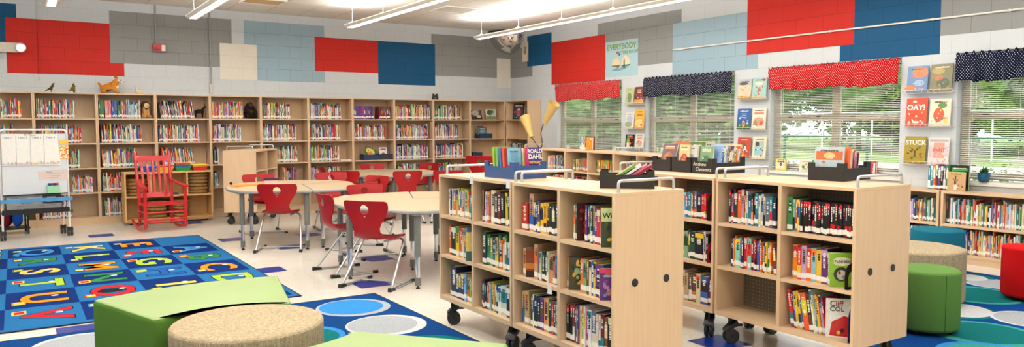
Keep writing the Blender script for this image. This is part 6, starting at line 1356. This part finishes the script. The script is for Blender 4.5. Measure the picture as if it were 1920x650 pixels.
# ------------------------------------------------------------ picture books on wire ledges between the windows
WIRE = mat('white_wire', rgb(226, 222, 214), .35); gP = 'picture books on the wall ledges'
def ledge(y1, y0, z, label):
    e = empty('wire_ledge', (XR-.0, (y0+y1)/2, z), 0, label, 'book ledge', 'wire ledges between the windows'); w = (y1-y0)/2; g = MB()
    g.tube([(-.004, -w, .0), (-.075, -w, .0), (-.08, -w, .035), (-.08, w, .035), (-.075, w, 0), (-.004, w, 0)], .003, 8, .008); g.tube([(-.075, -w, 0), (-.075, w, 0)], .0025, 6); g.tube([(-.006, -w, 0), (-.006, w, 0)], .0025, 6); g.build('rail', WIRE, e)
    g = MB()
    for i in range(9): y = -w+2*w*i/8; g.tube([(-.006, y, 0), (-.075, y, 0), (-.08, y, .035)], .002, 6)
    g.build('rung', WIRE, e)
PB = [  # y left, y right, z bottom, z top, label, polys, texts
 (9.86, 9.64, 1.85, 2.13, 'pale green lined picture book, top left ledge nearest the red valance', [(RC(0, 1, 0, 1), (176, 188, 140)), (EL(.5, .4, .25, .3), (120, 130, 100))], ()),
 (9.63, 9.405, 1.85, 2.14, 'maroon picture book with flower border, top ledge left pillar', [(RC(0, 1, 0, 1), (120, 44, 52)), (RC(0, 1, 0, .25), (206, 160, 80)), (RC(.3, .75, .62, .85), (214, 196, 170))], (('BOOK', .52, .74, .05, (60, 30, 30)),)),
 (9.86, 9.63, 1.44, 1.72, 'white picture book with green hills, middle ledge left pillar', [(RC(0, 1, 0, 1), (214, 216, 210)), (EL(.4, .25, .4, .2), (150, 165, 130)), (EL(.5, .6, .3, .2), (180, 190, 205))], ()),
 (9.62, 9.39, 1.44, 1.76, 'golden yellow flowery picture book, middle ledge left pillar', [(RC(0, 1, 0, 1), (230, 178, 70)), (EL(.5, .3, .4, .2), (236, 214, 150)), (EL(.75, .2, .1, .07), (214, 80, 50)), (RC(.2, .8, .65, .78), (200, 120, 40))], ()),
 (9.85, 9.62, 1.10, 1.345, 'black picture book with green pickle-shaped figure, lowest ledge left pillar', [(RC(0, 1, 0, 1), (26, 24, 26)), (EL(.3, .55, .18, .28), (110, 170, 60)), (RC(.15, .5, .1, .4), (226, 220, 210)), (RC(.5, .9, .7, .85), (200, 40, 50)), (EL(.55, .35, .1, .1), (236, 170, 60))], ()),
 (9.61, 9.39, 1.10, 1.355, 'white party-scene picture book, lowest ledge left pillar', [(RC(0, 1, 0, 1), (224, 220, 212)), (EL(.5, .35, .35, .2), (206, 170, 150)), (RC(.2, .8, .7, .74), (200, 60, 60))], ()),
 (7.44, 7.20, 1.86, 2.15, 'tan desert bird picture book, top ledge second pillar', [(RC(0, 1, 0, 1), (206, 190, 162)), (RC(0, 1, .7, 1), (170, 180, 190)), (EL(.4, .78, .35, .08), (90, 84, 78)), (RC(0, 1, 0, .15), (186, 150, 90))], ()),
 (7.19, 6.94, 1.86, 2.16, 'pale teal picture book with leaping child, top ledge second pillar', [(RC(0, 1, 0, 1), (150, 192, 190)), (EL(.5, .35, .12, .2), (180, 110, 80)), (EL(.45, .72, .3, .08), (230, 220, 180)), (RC(0, 1, 0, .12), (206, 190, 140)), (EL(.82, .88, .1, .06), (200, 50, 50))], ()),
 (7.45, 7.20, 1.43, 1.73, 'blue picture book with a bear on a hill, middle ledge second pillar', [(RC(0, 1, 0, 1), (44, 96, 164)), (RC(0, 1, 0, .25), (60, 110, 60)), (EL(.5, .25, .13, .17), (190, 120, 70)), (RC(.3, .7, .55, .58), (220, 226, 235)), (RC(.35, .65, .64, .67), (220, 226, 235)), (RC(.3, .7, .73, .76), (220, 226, 235))], ()),
 (7.19, 6.94, 1.43, 1.735, 'cream crowd-scene picture book, middle ledge second pillar', [(RC(0, 1, 0, 1), (226, 218, 202)), (EL(.5, .35, .4, .22), (206, 150, 120)), (EL(.3, .3, .12, .1), (120, 160, 120)), (EL(.7, .3, .12, .1), (200, 90, 70)), (RC(.15, .85, .7, .8), (200, 130, 110))], ()),
 (7.44, 7.20, 1.03, 1.32, 'brick red picture book with a letter A, lowest ledge second pillar', [(RC(0, 1, 0, 1), (190, 72, 50)), (EL(.45, .5, .3, .25), (120, 90, 80)), (RC(.25, .75, .85, .9), (226, 200, 160)), (EL(.5, .12, .1, .08), (236, 160, 50))], (('A', .62, .42, .10, (235, 235, 230)),)),
 (7.17, 6.93, 1.02, 1.335, 'cream picture book of a child in pale blue shirt, lowest ledge second pillar', [(RC(0, 1, 0, 1), (226, 222, 190)), (RC(.15, .85, .15, .8), (170, 190, 190)), (EL(.35, .65, .14, .11), (96, 64, 50)), (EL(.35, .38, .2, .2), (140, 196, 206))], ()),
 (4.96, 4.71, 1.86, 2.17, 'blue and coral abstract picture book, top ledge right pillar', [(RC(0, 1, 0, 1), (110, 140, 180)), (EL(.62, .75, .38, .22), (226, 130, 90)), (EL(.2, .15, .3, .12), (226, 130, 90)), (EL(.6, .35, .25, .12), (160, 180, 205))], ()),
 (4.69, 4.44, 1.86, 2.175, 'mossy brown forest picture book, top ledge right pillar', [(RC(0, 1, 0, 1), (130, 124, 96)), (EL(.6, .3, .3, .2), (90, 100, 80)), (EL(.35, .75, .3, .12), (176, 156, 100)), (EL(.4, .5, .2, .1), (190, 120, 80))], ()),
 (4.965, 4.71, 1.47, 1.80, 'bright red-orange picture book with white title, middle ledge right pillar', [(RC(0, 1, 0, 1), (222, 74, 44)), (EL(.5, .15, .18, .04), (226, 220, 200)), (EL(.4, .88, .1, .04), (230, 225, 215))], (('OAY!', .48, .66, .09, (240, 238, 232)),)),
 (4.69, 4.445, 1.47, 1.785, 'white picture book with large red strawberry-like fruit, middle ledge right pillar', [(RC(0, 1, 0, 1), (222, 214, 190)), (EL(.45, .42, .26, .26), (206, 84, 56)), (EL(.6, .76, .22, .1), (90, 140, 60)), (EL(.8, .2, .12, .1), (226, 190, 110))], ()),
 (4.97, 4.71, 1.045, 1.36, 'olive picture book titled with a bare tree, lowest ledge right pillar', [(RC(0, 1, 0, 1), (160, 138, 30)), ([(.45, .22), (.56, .22), (.54, .45), (.47, .45)], (96, 62, 40)), ([(.2, .62), (.22, .6), (.5, .42), (.52, .46)], (96, 62, 40)), ([(.8, .66), (.78, .64), (.5, .42), (.5, .47)], (96, 62, 40)), (RC(.2, .9, .2, .225), (110, 130, 40)), (EL(.2, .28, .04, .07), (206, 120, 70))], (('STUCK', .52, .76, .075, (238, 236, 224)),)),
 (4.69, 4.45, 1.035, 1.345, 'pinkish shop-front picture book, lowest ledge right pillar', [(RC(0, 1, 0, 1), (222, 208, 200)), (RC(.25, .78, .25, .82), (226, 150, 130)), (RC(.05, .95, .86, .94), (170, 160, 170)), (RC(.8, .97, .3, .7), (190, 190, 200)), (RC(.03, .2, .3, .7), (200, 190, 195))], (('SAINT', .52, .55, .05, (190, 100, 90)),)),
]
for (ya, yb, z0, z1, lb, polys, tx) in PB:
    faced((XR-.070, (ya+yb)/2, z0+.004), -PI/2, ya-yb-.012, z1-z0-.005, .014, lb, polys, -.10, gP, polys[0][1], tx)
for (a, b, z, lb) in ((9.87, 9.38, 1.845, 'top'), (9.87, 9.38, 1.435, 'middle'), (9.87, 9.38, 1.095, 'lowest')): ledge(a, b, z, lb+' white wire book ledge on the pillar right of the first window')
for (a, b, z, lb) in ((7.45, 6.93, 1.855, 'top'), (7.46, 6.93, 1.425, 'middle'), (7.45, 6.92, 1.02, 'lowest')): ledge(a, b, z, lb+' white wire book ledge on the pillar between navy and red valances')
for (a, b, z, lb) in ((4.97, 4.43, 1.855, 'top'), (4.975, 4.44, 1.465, 'middle'), (4.98, 4.44, 1.035, 'lowest')): ledge(a, b, z, lb+' white wire book ledge on the pillar left of the far right window')
# ------------------------------------------------------------ things on low shelves and sills
gL = 'books standing on the cart tops and sills'
rs = random.Random(21)
for i, (c, nm) in enumerate((('A', 'teal'), ('A', 'dark teal'), ('O', 'orange'), ('r', 'dark red'), ('P', 'purple'), ('K', 'black'), ('P', 'violet'), ('G', 'green'))):
    book(.026, rs.uniform(.26, .28), .17, c+'W', rs, (8.60, 4.60-i*.028, LZ+.0005), RZ(-PI/2), '%s book, %s of the upright row on the low bookcase by the plant' % (nm, ORD[i]), gL)
faced((8.56, 4.275, LZ+.001), -PI/2, .19, .205, .014, 'kraft brown book with a small doll figure facing out beside the plant', [(RC(0, 1, 0, 1), (204, 170, 126)), (RC(.05, .95, .03, .97), (196, 160, 112)), (EL(.45, .7, .07, .05), (210, 180, 150)), (RC(.4, .5, .35, .62), (110, 40, 40)), (RC(.38, .54, .05, .33), (220, 214, 220)), (RC(.44, .5, .4, .8), (50, 40, 40))], -.04, gL, (200, 166, 120))
faced((8.60, 4.265, LZ+.001), -PI/2, .20, .275, .02, 'black and green book titled in green behind the kraft brown book', [(RC(0, 1, 0, 1), (20, 26, 22)), (RC(.08, .92, .78, .9), (60, 160, 60)), (RC(.08, .8, .7, .76), (60, 160, 60)), (RC(.0, 1, .0, .1), (40, 90, 50))], -.04, gL, (60, 150, 60))
# plant
e = empty('potted_plant', (8.77, 4.09, WZ0+.012), 0, 'small leafy plant in a faceted blue pot on the window sill', 'plant')
g = MB(); g.lathe([(.036, 0), (.056, .018), (.060, .05), (.060, .102), (.052, .102), (.050, .085), (.01, .085)], 12); g.build('pot', mat('blue_glaze', rgb(26, 84, 122), .25, var=.15), e)
g = MB(); rp = random.Random(2)
for i in range(26):
    a = rp.uniform(0, 2*PI); r = rp.uniform(.012, .055); h = rp.uniform(.02, .085); g.X = T(0, 0, .088) @ RZ(a) @ RY(rp.uniform(.2, 1.1))
    g.add([(0, 0, 0), (-.004, -.016, h*.6), (0, 0, h*1.25), (-.004, .016, h*.6), (.005, 0, h*.65)], [(0, 1, 4), (1, 2, 4), (2, 3, 4), (3, 0, 4)])
g.X = Matrix.Identity(4); g.build('leaves', mat('leaf_green', rgb(44, 104, 44), .45, var=.2), e, smooth=True)
# sill books in the third window
faced((8.80, 6.73, WZ0+.0135), -PI/2, .17, .16, .014, 'small yellow framed picture book on the sill of the third window', [(RC(0, 1, 0, 1), (232, 206, 60)), (RC(.12, .88, .15, .88), (232, 228, 214)), (EL(.5, .5, .12, .14), (60, 70, 40)), (EL(.25, .75, .1, .1), (70, 150, 70)), (EL(.75, .75, .1, .1), (70, 150, 70)), (EL(.5, .72, .16, .07), (200, 60, 50))], -.08, gL, (232, 206, 60))
faced((8.80, 6.33, WZ0+.0135), -PI/2, .21, .155, .014, 'white picture book with green bushes on the sill of the third window', [(RC(0, 1, 0, 1), (228, 222, 206)), (EL(.3, .4, .12, .13), (70, 140, 70)), (EL(.72, .38, .13, .12), (80, 150, 76)), (EL(.5, .62, .12, .08), (220, 160, 80)), (RC(.2, .8, .14, .18), (210, 150, 130))], -.08, gL, (228, 222, 206))
faced((8.78, 6.20, WZ0+.0135), -PI/2+.5, .04, .16, .02, 'thin green book end behind the black crate on the sill', [(RC(0, 1, 0, 1), (80, 150, 80))], -.05, gL, (80, 150, 80))
faced((8.62, 5.38, .86+.0) if False else (8.79, 5.40, WZ0+.0135), -PI/2, .12, .17, .03, 'red book on the window sill right of the single crate', [(RC(0, 1, 0, 1), (196, 30, 36)), (RC(.7, .9, .1, .9), (225, 225, 230))], -.06, gL, (196, 30, 36))
# upright books on the second far cart
a, b = Vector(R3[1]), Vector(R3[2]); v = b-a; ang = math.atan2(v.y, v.x); M = T(a.x, a.y, 1.1305) @ RZ(ang) @ T(0, .22, 0)
x = .07
for i, (c, nm, w_) in enumerate((('A', 'teal', .02), ('b', 'pale blue', .02), ('W', 'white', .03), ('W', 'off-white', .025), ('P', 'purple and white', .028), ('C', 'cream', .02), ('r', 'dark red', .018))):
    book(w_, .20, .16, c+'W', rs, M @ Vector((x, 0, 0)), RZ(ang), '%s book, %s of row on the far cart below the first window' % (nm, ORD[i]), gL); x += w_+.001
faced(M @ Vector((x+.085, .0, .0005)), ang, .16, .19, .02, 'orange book facing out at the right end of the far cart row', [(RC(0, 1, 0, 1), (236, 150, 40)), (RC(.65, .95, .78, .95), (240, 225, 180)), (RC(.05, .6, .6, .66), (240, 200, 120))], -.03, gL, (236, 150, 40))
# ------------------------------------------------------------ outside
def grass(): return mat('lawn', rgb(134, 158, 84), .95, var=.25, vscale=1.2)
g = MB(); g.box(XR+.23, 130, -60, 110, -.9, -.35); struct(g.build('ground_outside', grass()))
g = MB(); g.box(27, 36, -60, 110, -.35, -.34); struct(g.build('road_outside', mat('pale_road', rgb(214, 212, 208), .9, var=.05)))
def fence(x, h, y0, y1, sp, m, r, label, z0=-.35, top=True):
    e = empty('fence', (x, y0, z0), 0, label, 'fence'); n = int((y1-y0)/sp); 
    for i in range(n+1): g = MB(); g.cyl((0, i*sp, 0), r, h, 8); g.build('post', m, e)
    g = MB(); g.cyl((0, 0, h-.02), r*.7, y1-y0, 8, 'y'); g.cyl((0, 0, .1), r*.5, y1-y0, 6, 'y'); g.build('rail', m, e)
    g = MB(); k = 0.; d = .16
    L_ = y1-y0
    while k < L_:
        for s in (1, -1): g.tube([(0, k, .05), (0, min(max(k+s*(h-.1), 0), L_), h-.05)], .003, 3)
        k += d*3
    g.build('mesh', m, e)
fence(19, 1.55, 4, 44, 2.6, mat('green_fence', rgb(40, 104, 84), .5), .035, 'low green chain-link fence on the lawn outside')
fence(41, 2.6, 6, 80, 3.2, mat('white_fence', rgb(220, 222, 222), .5), .05, 'tall pale metal fence beyond the road outside')
g = MB(); g.cyl((0, 0, 0), .04, 2.0, 8); e = empty('sign_post', (30, 16.4, -.34), 0, 'white sign on a post beside the road outside', 'sign'); g.build('post', mat('post_grey', rgb(170, 170, 170), .5), e); g = MB(); g.box(-.02, -.045, -.3, .3, 1.5, 2.2); g.build('sign_panel', LABELW, e)
LEAF = [mat('tree_leaves_%d' % i, rgb(*c), .8, var=.45, vscale=2.2) for i, c in enumerate(((96, 128, 60), (124, 150, 74), (76, 104, 56)))]; BARK = mat('bark', rgb(112, 96, 80), .9)
TL_ = ['pale', 'bright', 'dark']
def tree(x, y, h, r, k, label, name='tree'):
    e = empty(name, (x, y, -.36), 0, label, 'tree', 'trees outside the windows'); rt = random.Random(int(x*7+y*3)); g = MB()
    g.tube([(0, 0, 0), (.1, .1, h*.3), (0, .2, h*.6), (.2, 0, h*.8)], [.22, .18, .13, .05], 8)
    for i in range(4): a = rt.uniform(0, 6.28); g.tube([(0, .1, h*.4), (r*.6*math.cos(a), r*.6*math.sin(a), h*.7)], [.09, .03], 6)
    g.build('trunk', BARK, e, smooth=True); g = MB()
    for q_ in range(7):
        a = q_*.9+rt.uniform(0, 1); rr_ = r*.5; g.sphere((rr_*.8*math.cos(a), rr_*.8*math.sin(a), h*.48+rt.uniform(-.3, .35)*r), rr_*rt.uniform(.75, 1.05), 9, 6)
    for i in range(2600):
        a, b = rt.uniform(0, 2*PI), math.acos(rt.uniform(-1, 1)); q = r*(rt.uniform(.35, 1)**.5)*(1+.25*math.sin(a*3+b*4)); p = (q*math.sin(b)*math.cos(a), q*math.sin(b)*math.sin(a), h*.5+q*.85*math.cos(b)); s = rt.uniform(.14, .34)
        g.X = T(*p) @ Matrix.Rotation(rt.uniform(0, 6), 4, Vector((rt.uniform(-1, 1), rt.uniform(-1, 1), rt.uniform(-1, 1))).normalized()); g.add([(-s, 0, 0), (0, -s*.5, 0), (s, 0, 0), (0, s*.5, 0)], [(0, 1, 2, 3)])
    g.build('crown', LEAF[k], e, smooth=False)
spots = [(16, 19.0, 6.5, 2.6, 0), (19, 24.5, 7, 3.0, 1), (24, 21, 8, 3.4, 0), (30, 33, 9, 4.2, 1), (26, 40, 9, 4, 2), (47, 16, 10, 5, 0), (50, 24, 11, 5.6, 1), (52, 33, 11, 5.5, 0), (49, 42, 10, 5, 1), (55, 52, 12, 6, 2), (60, 8, 11, 6, 1), (64, 22, 12, 7, 0), (66, 38, 13, 7, 2), (62, 64, 13, 7, 0), (48, 4, 9, 4.6, 2), (56, 14.5, 12, 6, 1), (60, 29, 13, 6.5, 1)]
TN = ['beyond the second window, nearest', 'beyond the first window, nearest', 'beyond the second window, behind the nearest', 'beyond the first window, further back', 'left of the pale house', 'beyond the road, right of the sign', 'beyond the road, left of the sign', 'beyond the road in the middle', 'beyond the road toward the house', 'far back on the left', 'far back on the right', 'far back behind the sign', 'far back in the middle', 'furthest left in the row', 'beyond the far right window', 'between the sign and the right end', 'behind the middle of the fence']
for k_ in range(12):
    spots.append((76+(k_ % 2)*7, 2+k_*10.5, 14, 6.2, k_ % 3)); TN.append('%s in the distant tree line counted from the right' % ORD[k_])
for s, t in zip(spots, TN): tree(*s, '%s leafy tree outside, %s' % (('pale green', 'bright green', 'dark green')[s[4]], t))
for i, (x, y) in enumerate(((11.6, 5.2), (11.4, 4.0), (11.8, 8.2), (12.0, 3.0))):
    e = empty('shrub', (x, y, -.352), 0, 'low green shrub just outside, %s' % ('seen at the left of the far right window', 'in the middle of the far right window', 'at the lower left of the third window', 'at the right edge of the far right window')[i], 'shrub', 'shrubs under the windows'); g = MB(); rt = random.Random(i)
    for _ in range(5): a = rt.uniform(0, 6); g.tube([(0, 0, 0), (.3*math.cos(a), .3*math.sin(a), .8)], .015, 5)
    g.build('stems', BARK, e); g = MB()
    for _ in range(900):
        a, b = rt.uniform(0, 2*PI), math.acos(rt.uniform(-1, 1)); q = .75*rt.uniform(.2, 1)**.5; s = rt.uniform(.03, .06)
        g.X = T(q*math.sin(b)*math.cos(a), q*1.3*math.sin(b)*math.sin(a), .72+q*.8*math.cos(b)) @ Matrix.Rotation(rt.uniform(0, 6), 4, Vector((rt.uniform(-1, 1), rt.uniform(-1, 1), .3)).normalized()); g.add([(-s, 0, 0), (0, -s*.5, 0), (s, 0, 0), (0, s*.5, 0)], [(0, 1, 2, 3)])
    g.build('foliage', LEAF[1], e)
e = empty('house', (38, 50, -.36), 0, 'pale house with a white gable across the lawn outside the first window', 'house')
g = MB(); g.box(0, 9, -6, 6, 0, 2.9); g.build('walls', mat('house_wall', rgb(176, 160, 146), .9), e); g = MB(); g.add([(-.4, -6.5, 2.8), (-.4, 6.5, 2.8), (-.4, 0, 5.4), (9.4, -6.5, 2.8), (9.4, 6.5, 2.8), (9.4, 0, 5.4)], [(0, 1, 2), (3, 5, 4), (0, 2, 5, 3), (1, 4, 5, 2), (0, 3, 4, 1)]); g.build('roof', mat('house_roof', rgb(150, 150, 146), .9), e)
for y in (-3, 0, 3): g = MB(); g.box(-.03, 0, y-.6, y+.6, 1.0, 2.2); g.build('window', mat('house_window', rgb(214, 218, 222), .2), e)
